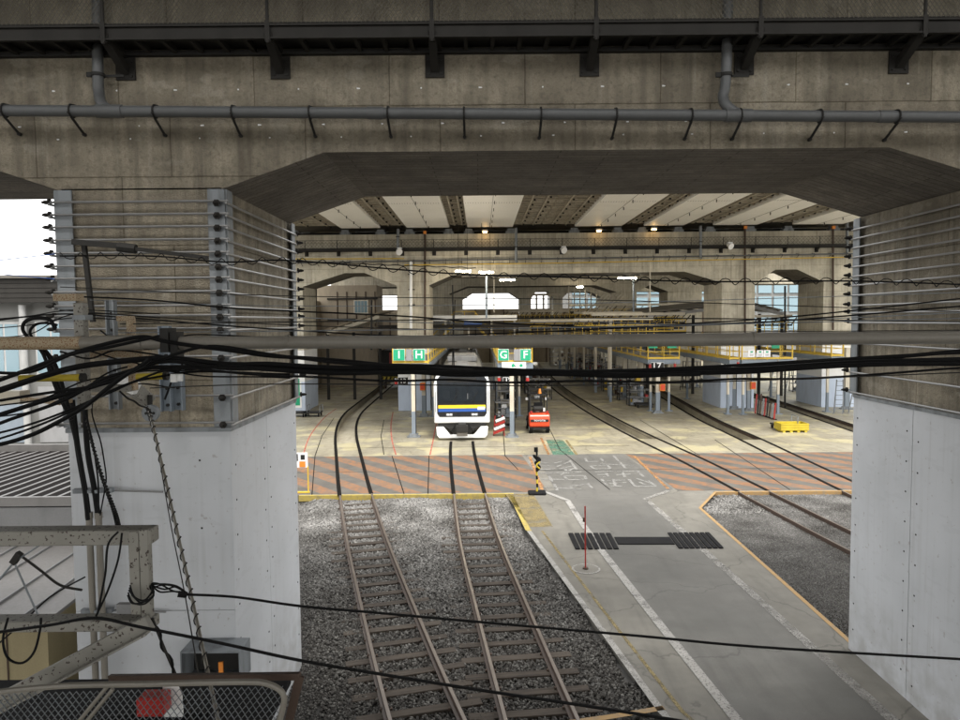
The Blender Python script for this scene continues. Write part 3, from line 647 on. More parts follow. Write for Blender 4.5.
# ------------------------------------------------------------------ catwalks
def catwalk(label, yw, x0, x1, z, step, xb0, near, hgt=.95, prj=.52):
    t = thing('catwalk', label, 'catwalk', ((x0+x1)/2, yw, z))
    yf = yw-prj
    part('fascia', MB().box(x0,x1,yf-.02,yf,z,z+.18).box(x0,x1,yf-.06,yf-.02,z,z+.02).box(x0,x1,yf-.06,yf-.02,z+.16,z+.18), M['darkn'], t)
    part('wall_angle', MB().box(x0,x1,yw-.09,yw-.003,z-.01,z+.05), M['dark'], t)
    part('walkway_plate', MB().box(x0,x1,yf+.001,yw-.002,z+.09,z+.1), M['dark'], t)
    j0 = None; x = x0+.1; k = 0
    while x < x1:
        if (near and k%1==0):
            if j0 is None: j0 = part('joist', MB().bar((x,yf+.01,z+.045),(x,yw-.1,z+.045),.05,.08), M['darkn'], t); xj = x
            else: again(j0, t, (x-xj,0,0))
        x += .35; k += 1
    n = int((x1-xb0)/step)+1; first = None; k0 = -int((xb0-x0)/step)
    for k in range(k0, n):
        x = xb0+k*step
        if x > x1: break
        if first is None:
            xf = x
            br = MB().bar((x,yf-.03,z+.02),(x,yw-.04,z-.24),.1,.02).bar((x-.045,yf-.03,z+.07),(x-.045,yw-.04,z-.19),.014,.1).bar((x+.045,yf-.03,z+.07),(x+.045,yw-.04,z-.19),.014,.1).bar((x,yf-.04,z-.015),(x,yw,z-.015),.07,.03)
            b_ = part('bracket', br, M['darkn'], t); p_ = part('bracket_plate', MB().box(x-.13,x+.13,yw-.03,yw-.001,z-.31,z-.015), M['darkn'], t)
            bb = MB()
            for dx in (-.085,.085):
                for dz in (-.26,-.08): bb.cyl((x+dx,yw-.05,z+dz),(x+dx,yw-.03,z+dz),.018,6)
            c_ = part('bolt_set', bb, M['dark'], t)
            q_ = part('guard_post', MB().cyl((x,yf-.045,z-.05),(x,yf-.045,z+hgt),.022,8).box(x-.03,x+.03,yf-.065,yf-.061+.0,z-.02,z+.22), M['darkn'], t)
            first = (b_,p_,c_,q_)
        else:
            for q in first: again(q, t, (x-xf,0,0))
    for dz in (.19,hgt): part('guard_rail', MB().cyl((x0,yf-.02,z+dz+.012),(x1,yf-.02,z+dz+.012),.014,6), M['darkn'], t)
    # expanded metal guard: zigzag strands
    mb = MB(); px_, pz_, wd = (.058,.040,.0095) if near else (.24,.13,.02)
    nn = int((x1-x0)/px_*2); rows = int((hgt-.2)/pz_)
    for r in range(rows):
        zz = z+.2+r*pz_; base = len(mb.v)
        for i in range(nn+1):
            x = x0+i*px_/2; h = zz+(pz_/2 if (i+r)%2 else -pz_/2)*.92+pz_/2
            mb.v += [(x,yf-.035,h-wd/2),(x,yf-.035,h+wd/2),(x,yf-.029,h+wd/2),(x,yf-.029,h-wd/2)]
        for i in range(nn):
            a = base+4*i
            for j in range(4): mb.f.append((a+j,a+4+j,a+4+(j+1)%4,a+(j+1)%4))
    g = bpy.data.meshes.new('mesh_guard'); g.from_pydata([(p[0]-t.location.x,p[1]-t.location.y,p[2]-t.location.z) for p in mb.v],[],mb.f); g.materials.append(M['mesh'])
    tag(link('mesh_guard', g, t), kind='stuff'); return t
catwalk('dark steel catwalk with mesh guard along the top of the near beam', 9.6, -9, 9, 9.86, 2.07, -.57, True)
# ------------------------------------------------------------------ drain pipes
def drainpipe(label, yp, yw, p0, p1, r, downs, clamps, mat, near=True):
    t = thing('drain_pipe', label, 'pipe', (p0[0],yp,p0[2]))
    part('pipe', MB().tube([p0,p1], r, 14), mat, t, smooth=True)
    zat = lambda x: p0[2]+(p1[2]-p0[2])*(x-p0[0])/(p1[0]-p0[0])
    first = None
    for x in clamps:
        z = zat(x)
        if first is None:
            mb = MB(); n = 12
            mb.tube([(x,yp+math.cos(a)*(r+.012),z+math.sin(a)*(r+.012)) for a in [math.pi*2*i/n for i in range(n+1)]], .012, 5, False)
            mb.bar((x,yp-.02,z-r-.01),(x+.0,yw-.01,z-r-.17),.03,.014).bar((x,yp+.02,z+r+.012),(x,yw,z+r+.05),.03,.02)
            mb.cyl((x,yw-.05,z-r-.16),(x,yw,z-r-.16),.024,6).cyl((x,yw-.05,z+r+.05),(x,yw,z+r+.05),.02,6)
            mb.cyl((x,yp-r-.03,z-r*.6),(x,yp-r+.0,z-r*.6),.012,6)
            first = part('pipe_clamp', mb, M['dark'], t); x_0, z_0 = x, z
        else: again(first, t, (x-x_0,0,z-z_0))
    for pts in downs:
        part('down_pipe', MB().tube(spline(pts,5), r*.95, 12), mat, t, smooth=True)
        e = Vector(pts[-1]); part('pipe_collar', MB().cyl((e.x-.17,yp,zat(e.x-.17)),(e.x+.17,yp,zat(e.x+.17)),r+.012,14), mat, t, smooth=True)
        q = Vector(pts[1]); part('pipe_strap', MB().cyl((q.x,q.y,q.z-.02),(q.x,q.y,q.z+.02),r+.014,12).box(q.x+.02,q.x+.32,q.y+.03,q.y+.05,q.z-.015,q.z+.015).box(q.x-.14,q.x-.05,q.y-.03,q.y+.0,q.z-.03,q.z+.03), M['dark'], t)
    for x in (p0[0]+(p1[0]-p0[0])*.42,p0[0]+(p1[0]-p0[0])*.79):
        part('pipe_joint', MB().cyl((x,yp,zat(x)),(x+.2,yp,zat(x+.2)),r+.007,14), mat, t, smooth=True)
    return t
a = D(0,110.5,9.3); b = D(960,117,9.3); sl = (b[2]-a[2])/(b[0]-a[0]); ext = lambda x: a[2]+sl*(x-a[0])
d1 = [D(97,-40,9.42),D(98,75,9.42),D(99,92,9.42),D(101,102,9.36),D(110,112,9.31)]; d2 = [D(729,-40,9.42),D(726,75,9.42),D(723,96,9.42),D(727,106,9.36),D(738,114,9.31)]
cl = [D(xx,114,9.3)[0] for xx in (5,72,155,233,310,388,464,541,616,691,740,820,897)]
drainpipe('grey drain pipe clamped along the near beam with two downpipes', 9.3, 9.6, (-9,9.3,ext(-9)), (9,9.3,ext(9)), .072, [d1,d2], cl, M['pvc'])
# ------------------------------------------------------------------ second, third and fourth rows of the viaduct
def far_bent(label, y0, y1, piers, bot, ztop, lowblue=True, mat='farcon'):
    t = thing('concrete_viaduct', label, 'viaduct', (5,y0,0))
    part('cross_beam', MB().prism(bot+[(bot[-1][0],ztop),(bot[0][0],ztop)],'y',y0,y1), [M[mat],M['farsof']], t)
    for (a,b,zt) in piers:
        p = part('pier', MB().box(a,b,y0,y1,0,zt), M[mat], t)
        if lowblue:
            part('blue_dado', MB().box(a-.01,b+.01,y0-.01,y1+.01,.004,2.1), M['blue'], p)
            part('white_band', MB().box(a-.008,b+.008,y0-.008,y1+.008,2.1,4.3), M['white'], p)
    return t
fb = [(-15.2,8.7),(-12.25,8.7),(-9.3,9.62),(-7.95,9.62),(-5.72,8.72),(-3.5,8.72),(-1.9,9.42),(14.2,9.52),(16.8,8.72),(19.1,8.72),(20.5,9.6),(22.0,9.6),(23.85,8.72),(26.1,8.72),(27.5,9.55),(34,9.55)]
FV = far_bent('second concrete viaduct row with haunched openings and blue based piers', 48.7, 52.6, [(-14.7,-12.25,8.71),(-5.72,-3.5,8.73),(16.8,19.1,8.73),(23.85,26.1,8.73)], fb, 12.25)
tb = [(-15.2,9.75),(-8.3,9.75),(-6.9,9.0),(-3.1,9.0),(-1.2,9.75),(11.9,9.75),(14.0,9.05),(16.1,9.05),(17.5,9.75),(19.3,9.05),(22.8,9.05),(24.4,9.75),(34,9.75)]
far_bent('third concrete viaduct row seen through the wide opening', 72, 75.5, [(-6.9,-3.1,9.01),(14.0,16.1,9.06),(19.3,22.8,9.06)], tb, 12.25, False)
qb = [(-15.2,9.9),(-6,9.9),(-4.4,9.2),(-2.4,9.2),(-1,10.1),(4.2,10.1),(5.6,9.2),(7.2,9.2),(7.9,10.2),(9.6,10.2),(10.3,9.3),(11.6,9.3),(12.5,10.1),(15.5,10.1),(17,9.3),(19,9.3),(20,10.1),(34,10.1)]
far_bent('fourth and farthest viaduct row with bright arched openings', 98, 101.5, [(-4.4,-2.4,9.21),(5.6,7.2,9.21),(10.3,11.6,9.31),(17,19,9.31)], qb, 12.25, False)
# ------------------------------------------------------------------ ceiling between the rows
CE = thing('viaduct_deck', 'white girder panels alternating with ribbed slab strips under the deck', 'ceiling', (5,40,12.6))
white_r = [(-9.36,-6.7),(-4.9,-2.0),(-.8,2.3),(6.5,9.7),(11.2,13.9),(15.9,18.9),(21.3,24.7),(-15.2,-12.7)]
dark_r = [(-12.7,-9.36),(-6.7,-4.9),(-2.0,-.8),(2.3,4.2),(4.32,6.5),(9.7,11.2),(13.9,15.9),(18.9,21.3),(24.7,30)]
CY = [(34.0,48.0),(53.2,71.3),(76,97.5)]
part('slab', MB().box(-15.2,30,34.0,102,13.001,13.6), M['deckcon'], CE)
def ticks(x, y0, y1, st, mb, z=12.6):
    y = y0
    while y < y1: mb.box(x-.02,x+.02,y,y+.05,z-.16,z); y += st
for bi,(y0,y1) in enumerate(CY):
    for (a,b) in white_r:
        seg = 2.4; y = y0; first = None
        while y < y1-.3:
            e = min(y+seg, y1)
            if first is None or e-y < seg-.01:
                g = part('girder_panel', MB().box(a,b,y+.012,e-.012,12.6,12.72), M['panelw'], CE); first = first or g; yf_ = yf_ if first is not g else y
            else: again(first, CE, (0,y-yf_,0))
            y += seg
        part('girder_web', MB().box(a+.05,b-.05,y0,y1,12.721,13.0), M['panelw'], CE)
        if bi == 0:
            mb = MB(); ticks((a+b)/2+.1, 35.2, 48, 2.4, mb, 12.6)
            mb.box((a+b)/2-.008,(a+b)/2+.008,y0,y1,12.59,12.6); part('hanger_ticks', mb, M['dark'], CE, kind='stuff')
            mb = MB(); 
            for k in range(int((b-a)/.14)): mb.box(a+.07+k*.14,a+.095+k*.14,38.0,38.25,12.594,12.6)
            part('vent_slots', mb, M['grey'], CE, kind='stuff')
    for (a,b) in dark_r:
        y = y0+.3; first = None
        while y < y1:
            if first is None: first = part('slab_rib', MB().box(a,b,y,y+.16,12.78,13.0), M['deckcon'], CE); yf_ = y
            else: again(first, CE, (0,y-yf_,0))
            y += .8
        mb = MB()
        for x in (a+(b-a)*.3,a+(b-a)*.72): mb.box(x-.04,x+.04,y0,y1,12.72,12.779); 
        part('slab_stringers', mb, M['deckcon'], CE, kind='stuff')
        mb = MB(); y = y0+.9
        while y < y1: mb.cbox((a+(b-a)*.3+.15,y,12.73),(.1,.12,.08)).cbox((a+(b-a)*.72+.15,y+.8,12.73),(.1,.12,.08)); y += 1.6
        part('slab_fittings', mb, M['darkn'], CE, kind='stuff')
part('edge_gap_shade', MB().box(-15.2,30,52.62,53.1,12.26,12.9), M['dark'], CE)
bear = None
for (a,b) in white_r:
    for x in (a+.1,b-.1):
        mb = MB().box(x-.35,x+.35,48.75,49.3,12.26,12.42).box(x-.25,x+.25,48.8,49.25,12.42,12.6)
        if bear is None: bear = part('bearing', mb, M['galv'], CE); xb_ = x
        else: again(bear, CE, (x-xb_,0,0))
# second row's own catwalk, pipes and lamps
catwalk('slim dark catwalk with mesh guard along the second beam', 48.7, -13, 26, 11.08, 2.2, -.9, False, hgt=.72, prj=.45)
drainpipe('thin grey pipe clamped along the second beam', 48.35, 48.7, (-13,48.35,10.32), (26,48.35,10.62), .055, [], [-12.2+1.1*k for k in range(35)], M['pvc'])
for i,(x,yt,yb_,mt,lb) in enumerate([(398,229,252,'galv','grey stub downpipe at the left of the second beam'),(516,228,262,'galv','grey downpipe near the middle of the second beam'),(700.5,226,257,'galv','grey downpipe on the right of the second beam'),(847,222,252,'galv','grey downpipe beside the far right pier strap')]):
    p = D(x,yt,48.3); q = D(x,yb_,48.3); t = thing('down_pipe', lb, 'pipe', q)
    part('pipe', MB().tube([p,(q[0],q[1],q[2]+.1),(q[0]+.05,q[1]+.1,q[2])], .1, 10), M[mt], t, smooth=True); part('pipe_strap', MB().cyl((q[0],q[1],q[2]+1),(q[0],q[1],q[2]+1.06),.13,10), M['dark'], t)
for i,(x,yt,yb_,lb) in enumerate([(425,234,335,'rusty brown downpipe left of the train on the second row'),(745,229,340,'rusty brown downpipe on the pier right of centre'),(833,229,330,'rusty brown downpipe on the far right pier')]):
    p = D(x,yt,48.55); q = D(x,yb_,48.55); t = thing('down_pipe', lb, 'pipe', q)
    part('pipe', MB().cyl(p,q,.07,8), M['rust'], t, smooth=True); part('hopper_head', MB().cbox((p[0],p[1]-.06,p[2]+.1),(.2,.2,.2)), M['orange'], t)
for x,lb in ((411,'white conduit pole on the pier left of the train'),):
    p = D(x,261,48.4); q = D(x,330,48.4); t = thing('conduit', lb, 'pipe', q); part('pipe', MB().cyl(p,q,.1,10), M['white'], t, smooth=True)
    for k in range(4): part('pipe_strap', MB().cbox((p[0],48.55,p[2]-.9-1.05*k),(.45,.2,.06)), M['dark'], t)
def run(name, label, cat, pts, r, mat, n=6, group=None, smooth=True):
    o = part(name, MB().tube(pts, r, n), mat, None, label, smooth=smooth, cat=cat, group=group); return o
run('conduit','thin yellow gas pipe stepping down along the second beam','pipe',[D(292,259,48.45),D(404,258.5,48.45),D(404.5,265,48.45),D(560,263,48.45),D(853,257,48.45)],.035,M['yellow'])
def lamp(px, py, Y, label):
    c = D(px,py,Y); t = thing('ceiling_lamp', label, 'lamp', c, 'sodium lamps under the deck')
    part('lamp_housing', MB().cbox((c[0],c[1],c[2]+.12),(.4,.22,.1)), M['grey'], t); part('lamp_glass', MB().cbox(c,(.3,.15,.08)), M['warm'], t)
for px,py,lb in ((485,232,'lit yellow lamp under the deck above the train'),(599,231,'lit yellow lamp under the deck right of centre'),(654,229.5,'rightmost lit yellow lamp under the deck')): lamp(px,py,48.2,lb)
for px,py,lb in ((399,249.5,'white floodlight on the beam left of the train'),(563,248,'white floodlight on the beam in the middle'),(729,244,'white floodlight on the beam to the right')):
    c = D(px,py,48.0); t = thing('floodlight', lb, 'floodlight', c)
    part('lamp_head', MB().tube([(c[0]-.1,c[1],c[2]-.05),(c[0]+.05,c[1]-.3,c[2]-.2)], lambda t_: .1+.13*t_, 12), M['lampw'], t, smooth=True); part('lamp_bracket', MB().cbox((c[0]+.05,c[1]+.1,c[2]+.08),(.3,.5,.08)), M['lampw'], t)
for x0,x1,yy,Y,lb in ((455.5,470.5,271.5,46.0,'lit fluorescent tube hanging left of the dark pole'),(479,493.5,272.5,46.0,'lit fluorescent tube right of the dark pole'),(500,515,280,53.5,'smaller lit tube farther back in the middle'),(618,636,278.3,53.5,'lit tube by the pier right of centre'),(577,583,287,70,'tiny lit tube far back right of centre')):
    a = D(x0,yy,Y); b = D(x1,yy,Y); t = thing('fluorescent_lamp', lb, 'lamp', a, 'fluorescent lamps hanging in the depot')
    part('lamp_tube', MB().bar(a,b,.16,.09), M['tube'], t); part('lamp_tray', MB().bar((a[0],a[1],a[2]+.09),(b[0],b[1],b[2]+.09),.26,.06), M['lampw'], t)
    part('hanging_rod', MB().cyl((a[0]+.2,a[1],a[2]+.1),(a[0]+.2,a[1],12.6),.015,5).cyl((b[0]-.2,a[1],a[2]+.1),(b[0]-.2,a[1],12.6),.015,5), M['dark'], t)
# ------------------------------------------------------------------ unseen canopy added to cut skylight from behind the viewer, and the platform slab
struct('light_blocking_canopy', MB().box(-24,24,-16,6.9,10.1,10.4), M['grey'])
struct('platform_deck', MB().box(-8,9,-8,-.6,4.2,4.6), M['apron'])
# ------------------------------------------------------------------ train
T = thing('commuter_train', 'white train front with yellow and blue stripe standing at the depot mouth', 'train', (TRK['G'](36.5),36.55,0), rz=.0195)
W2 = 1.47
def car(y0, y1, front):
    prof = [(-W2+.03,.95),(-W2,1.15),(-W2,2.9),(-W2+.1,3.28),(-W2+.34,3.5),(-.8,3.62),(0,3.66),(.8,3.62),(W2-.34,3.5),(W2-.1,3.28),(W2,2.9),(W2,1.15),(W2-.03,.95)]
    b = part('car_body', MB().prism(prof,'y',y0,y1), M['trains'], T, smooth=True)
    part('roof', MB().prism([(-W2+.3,3.49),(-.85,3.63),(0,3.675),(.85,3.63),(W2-.3,3.49),(W2-.3,3.44),(-W2+.3,3.44)],'y',y0+.1,y1-.1), M['troof'], T)
    part('air_conditioner', MB().box(-.95,.95,(y0+y1)/2-2,(y0+y1)/2+2,3.66,4.0).box(-.85,.85,(y0+y1)/2-1.8,(y0+y1)/2+1.8,4.0,4.06), M['troof'], T, bevel=.05)
    for k in range(5): part('roof_vent', MB().box(-.35,.35,y0+2+k*1.1,y0+2.6+k*1.1,3.66,3.76), M['troof'], T)
    part('side_stripe', MB().box(-W2-.006,-W2-.001,y0+.1,y1-.1,1.52,1.68).box(W2+.001,W2+.006,y0+.1,y1-.1,1.52,1.68), M['tb'], T)
    for s in (-1,1):
        for k in range(4):
            y = y0+2.2+k*4.6; part('side_door', MB().box(min(s*W2,s*(W2+.012)),max(s*W2,s*(W2+.012)),y,y+1.3,1.0,2.95), M['galv'], T)
            part('side_window', MB().box(min(s*W2,s*(W2+.01)),max(s*W2,s*(W2+.01)),y+1.8,y+3.9,1.95,2.8), M['glassd'], T)
    part('underframe', MB().box(-1.2,1.2,y0+1,y1-1,.35,.94), M['clutter'], T)
    for yy in (y0+3,y1-3):
        for dy in (-1.05,1.05):
            for s in (-1,1): part('wheel', MB().cyl((s*.5,yy+dy,.43),(s*.62,yy+dy,.43),.43,16), M['rust'], T)
car(.25,19.7,True); car(20.2,39.7,False); car(40.2,59.7,False)
fr = [(-W2,.9),(-W2,2.95),(-W2+.1,3.35),(-W2+.35,3.58),(0,3.72),(W2-.35,3.58),(W2-.1,3.35),(W2,2.95),(W2,.9)]
part('front_mask', MB().prism(fr,'y',-.02,.34), M['trainw'], T, bevel=.05, smooth=True)
bm_ = [(-1.3,1.42),(-1.18,1.24),(1.18,1.24),(1.3,1.42),(1.3,3.2),(1.12,3.42),(-1.12,3.42),(-1.3,3.2)]
fc = part('black_face', MB().prism(bm_,'y',-.05,-.021), M['glassd'], T, bevel=.01)
part('windscreen', MB().box(-1.2,-.32,-.068,-.052,2.05,3.0).box(-.26,.26,-.068,-.052,2.05,3.0).box(.32,1.2,-.068,-.052,2.05,3.0), M['tglass'], fc)
for x,z,a,b in ((-.8,2.42,.36,.42),(-.1,2.5,.22,.55),(.42,2.32,.26,.3),(.7,2.5,.18,.4)): part('cab_fitting', MB().box(x-a/2,x+a/2,-.0515,-.0505,z-b/2,z+b/2), M['grey'], fc)
part('yellow_stripe', MB().box(-1.24,1.24,-.062,-.052,1.69,1.86), M['ty'], T); part('blue_stripe', MB().box(-1.24,1.24,-.062,-.052,1.51,1.685), M['tb'], T)
part('number_plate', MB().box(.82,1.2,-.068,-.063,1.6,1.76), M['white'], T)
part('destination_display', MB().box(-.75,.75,-.06,-.051,3.08,3.3), M['dark'], T)
for s in (-1,1): 
    hl = part('headlight', MB().box(s*.66-.17,s*.66+.17,-.075,-.052,1.3,1.42), M['grey'], T)
    part('lamp_lens', MB().box(s*.66-.13,s*.66-.02,-.082,-.076,1.32,1.4).box(s*.66+.02,s*.66+.13,-.082,-.076,1.32,1.4), M['lampw'], hl)
    part('grab_rail', MB().cyl((s*1.38,-.06,1.5),(s*1.38,-.06,2.6),.015,6), M['galv'], T)
part('wiper', MB().bar((-.5,-.08,2.02),(-.15,-.08,2.6),.02,.02).bar((.5,-.08,2.02),(.85,-.08,2.6),.02,.02), M['dark'], T)
part('body_gap', MB().box(-1.25,1.25,.05,.3,.66,.9), M['dark'], T)
part('skirt', MB().prism([(-1.33,.28),(-1.2,.12),(1.2,.12),(1.33,.28),(1.36,.72),(.98,.72),(.62,.3),(-.62,.3),(-.98,.72),(-1.36,.72)],'y',-.1,.05), M['trainw'], T, bevel=.02)
cp = part('coupler', MB().box(-.2,.2,-.5,.1,.52,.92).box(-.3,.3,-.62,-.45,.5,.86).prism([(-.8,.7),(-.45,.34),(.45,.34),(.8,.7)],'y',-.06,.04), M['dark'], T, bevel=.02)
part('coupler_box', MB().box(-.28,.28,-.58,-.4,.3,.5), M['clutter'], cp); part('hose', MB().tube(spline([(.35,-.1,.85),(.5,-.35,.6),(.62,-.12,.45)],5),.03,6).tube(spline([(-.35,-.1,.85),(-.5,-.35,.6),(-.62,-.12,.45)],5),.03,6), M['black'], cp)
pg = part('pantograph', MB().cyl((-.7,14,3.9),(0,15.6,4.5),.03,6).cyl((.7,14,3.9),(0,15.6,4.5),.03,6).cyl((0,15.6,4.5),(-.7,14.4,5.1),.03,6).cyl((0,15.6,4.5),(.7,14.4,5.1),.03,6).cyl((-.9,14.3,5.12),(.9,14.3,5.12),.03,6), M['darkn'], T)
# ------------------------------------------------------------------ forklift
f0 = G(539.5,433.5); FT = thing('forklift', 'small red forklift seen from behind with black mast on the depot floor', 'forklift', f0, rz=.03)
part('counterweight', MB().prism([(-.1,.42),(-.02,.36),(.55,.36),(.55,1.12),(.1,1.12),(-.04,1.0),(-.1,.8)],'x',-.56,.56), M['redor'], FT, bevel=.04)
part('counterweight_band', MB().box(-.5,.5,-.12,-.1,.66,.8), M['dark'], FT)
text_mesh('TOYOTA', .13, M['lampw'], FT, (0,-.124,.73), (math.radians(90),0,0), cx=1.2)
part('chassis', MB().box(-.46,.46,.56,2.0,.3,.95).box(-.4,.4,-.02,.3,.2,.355), M['dark'], FT, bevel=.02); part('bonnet', MB().box(-.4,.4,.5,1.2,.95,1.15), M['dark'], FT, bevel=.03)
part('seat', MB().box(-.26,.26,.6,1.1,1.15,1.25).box(-.25,.25,.52,.62,1.2,1.68), M['black'], FT, bevel=.03)
for x in (-.46,.46):
    part('guard_pillar', MB().bar((x,.25,1.1),(x,.42,2.08),.06,.06).bar((x,1.75,.95),(x,1.45,2.08),.06,.06), M['dark'], FT)
    for yy,r in ((.2,.26),(1.75,.33)):
        wh = part('wheel', MB().cyl((x-.1,yy,r),(x+.1,yy,r),r,18), M['black'], FT, smooth=True); part('rim', MB().cyl((x-.105,yy,r),(x+.105,yy,r),r*.5,12), M['white'], wh)
og = part('overhead_guard', MB().box(-.52,.52,.36,.44,2.08,2.15).box(-.52,.52,1.4,1.5,2.08,2.15).box(-.52,-.44,.36,1.5,2.081,2.149).box(.44,.52,.36,1.5,2.081,2.149), M['dark'], FT)
for k in range(5): part('guard_bar', MB().box(-.32+k*.16-.015,-.32+k*.16+.015,.44,1.4,2.09,2.14), M['dark'], og)
part('beacon', MB().cyl((.1,.7,2.15),(.1,.7,2.2),.1,12).tube([(.1,.7,2.2),(.1,.7,2.34),(.1,.7,2.42)], lambda t:.085*(1-.4*t),12), M['orange'], FT)
part('gas_cylinder', MB().cyl((-.3,.18,1.36),(.22,.18,1.36),.15,14), M['dark'], FT, smooth=True); part('tail_lamp', MB().box(-.5,-.38,-.0,.1,1.15,1.24).box(.38,.5,0,.1,1.15,1.24), M['red'], FT)
for x in (-.33,.33): part('mast_rail', MB().box(x-.06,x+.06,2.05,2.2,.1,2.35), M['dark'], FT)
part('mast_crossbar', MB().box(-.27,.27,2.08,2.16,2.2,2.32).box(-.27,.27,2.08,2.16,1.2,1.3), M['dark'], FT); part('fork_carriage', MB().box(-.5,.5,2.2,2.26,.15,.25).box(-.5,.5,2.2,2.26,.6,.7), M['dark'], FT)
for x in (-.3,.3): part('fork', MB().box(x-.06,x+.06,2.26,3.3,.08,.13).box(x-.06,x+.06,2.26,2.32,.13,.7), M['dark'], FT)
part('paper_note', MB().box(-.17,.02,-.06+.28,-.05+.28,1.18,1.36).box(.2,.34,.22,.23,1.2,1.4), M['white'], FT); part('steering_wheel', MB().cyl((0,1.35,1.35),(0,1.38,1.38),.18,14), M['black'], FT)
part('mirror', MB().box(-.62,-.5,1.4,1.43,1.7,1.85).box(.5,.62,1.4,1.43,1.7,1.85), M['lampw'], FT)
# ------------------------------------------------------------------ work platforms with yellow railings
def railing(mb, p, q, h=1.05, st=1.2):
    p = Vector(p); q = Vector(q); L = (q-p).length; n = max(1,round(L/st)); U = Vector((0,0,1))
    for k in range(n+1): c = p+(q-p)*k/n; mb.bar(c, c+U*h, .045, .045, (0,1,0))
    for hh in (h,h*.52,.12): mb.bar(p+U*hh, q+U*hh, .04, .04 if hh > .2 else .12)
def platform(label, x0, x1, y0, y1, z, post_dx, lower='bsteel', step=9.0, front=True, back=True):
    t = thing('work_platform', label, 'work platform', ((x0+x1)/2, y0, 0), 'raised inspection platforms between the depot tracks')
    part('deck', MB().box(x0+.08,x1-.08,y0,y1,z-.06,z), M['grey'], t)
    part('edge_beam', MB().box(x0,x0+.08,y0,y1,z-.28,z+.02), M['bsteel'], t); part('edge_beam', MB().box(x1-.08,x1,y0,y1,z-.28,z+.02), M['bsteel'], t)
    part('edge_beam', MB().box(x0,x1,y0-.08,y0-.002,z-.28,z+.02), M['bsteel'], t)
    for xa in (x0+.04,x1-.04):
        mb = MB(); railing(mb,(xa,y0+.1,z),(xa,y1,z),st=2.2); part('railing', mb, M['yellow'], t)
    mb = MB(); railing(mb,(x0+.04,y0,z),(x1-.04,y0,z),st=.9); part('railing', mb, M['yellow'], t)
    y = y0+(1.0 if y0 > 40 else 8.0)
    while y < y1:
        for s in (x0+post_dx,x1-post_dx):
            p = part('support_post', MB().box(s-.07,s+.07,y-.07,y+.07,1.3,z-.28), M['cream'], t)
            part('post_foot', MB().box(s-.075,s+.075,y-.075,y+.075,0.02,1.3).box(s-.22,s+.22,y-.22,y+.22,.0,.05), M[lower], p)
            if abs(x1-x0) < 1.2: break
        y += step
    mb = MB(); y = y0+1
    while y < y1: mb.bar((x0+.1,y,z-.3),(x1-.1,y+step*.4,z-.3),.06,.06); y += step*.5
    part('under_bracing', mb, M['darkn'], t); return t
PL = [platform('work platform with I and H signs left of the train', -4.75,-2.75,37.7,70,3.95,.35),
      platform('work platform with G and F signs right of the train', .95,2.85,37.6,70,3.95,.3),
      platform('work platform carrying the seventeen sign in the middle of the depot', 11.15,13.3,46.5,92,3.55,.45),
      platform('work platform passing left of the pier right of centre', 15.9,16.6,44.6,95,3.6,.3),
      platform('short cross platform with white notice boards before the right pier', 16.62,19.9,44.4,46.0,3.6,.5,step=3),
      platform('work platform rising toward the far right pier', 22.75,23.6,45.3,92,3.7,.3),
      platform('long platform between the forklift track and the middle', 4.0,5.6,72,96,3.8,.3)]
def sign(label, c, wd, ht, txt, face='green', ink='lampw', sz=None, grp=None, cat='sign'):
    t = thing('sign', label, cat, c, grp)
    part('sign_panel', MB().cbox(c,(wd,.03,ht)), M[face], t)
    part('sign_frame', MB().box(c[0]-wd/2-.02,c[0]+wd/2+.02,c[1]+.016,c[1]+.03,c[2]-ht/2-.02,c[2]+ht/2+.02), M['white'], t)
    text_mesh(txt, sz or ht*1.0, M[ink], t, (c[0],c[1]-.018,c[2]), (math.radians(90),0,0), 'lettering'); return t
for px,wd,ch,Y in ((399,.66,'I',37.5),(419,.66,'H',37.5),(503.5,.6,'G',37.4),(525.5,.6,'F',37.4)):
    c = D(px,355,Y); sign('green sign with white letter %s over the platform end' % ch, c, wd*.9, .58, ch, grp=None)
for c,lb in ((D(409,355,37.55),'grey plate beside the green I sign'),(D(517,355,37.45),'grey plate beside the green F sign')):
    tag(part('plate', MB().cbox(c,(.33,.03,.62)), M['grey'], None, lb), cat='plate')
c = D(514,365.5,37.35); sign('white board with a black character and two green dots under the G and F signs', c, 1.25, .33, '入', 'white', 'dark', .26)
for dx in (-.05,.38): part('green_dot', MB().cyl((c[0]+dx,c[1]-.03,c[2]),(c[0]+dx,c[1]-.016,c[2]),.09,10), M['green'], bpy.data.objects[[o.name for o in SC.objects if o.name.startswith('sign') and o.parent is None][-1]])
sign('dark number plate reading 12 on the post right of the train', D(508,380.5,37.3), .5,.3,'12','dark','lampw',.32)
sign('dark number plate reading 13 on the post left of the train', D(403,381,40), .55,.4,'13','dark','lampw',.38)
sign('dark number plate reading 17 below the middle platform', D(656.5,366.5,46.2), .95,.5,'17','dark','lampw',.62)
for px,lb in ((653,'green plate on the left of the seventeen platform railing'),(672,'green plate on the right of the seventeen platform railing')): tag(part('sign', MB().cbox(D(px,345.5,46.35),(.6,.03,.35)), M['green'], None, lb), cat='sign')
tag(part('sign', MB().cbox(D(776,346.5,45),(.55,.03,.25)), M['green'], None, 'small green plate above the white notice boards'), cat='sign')
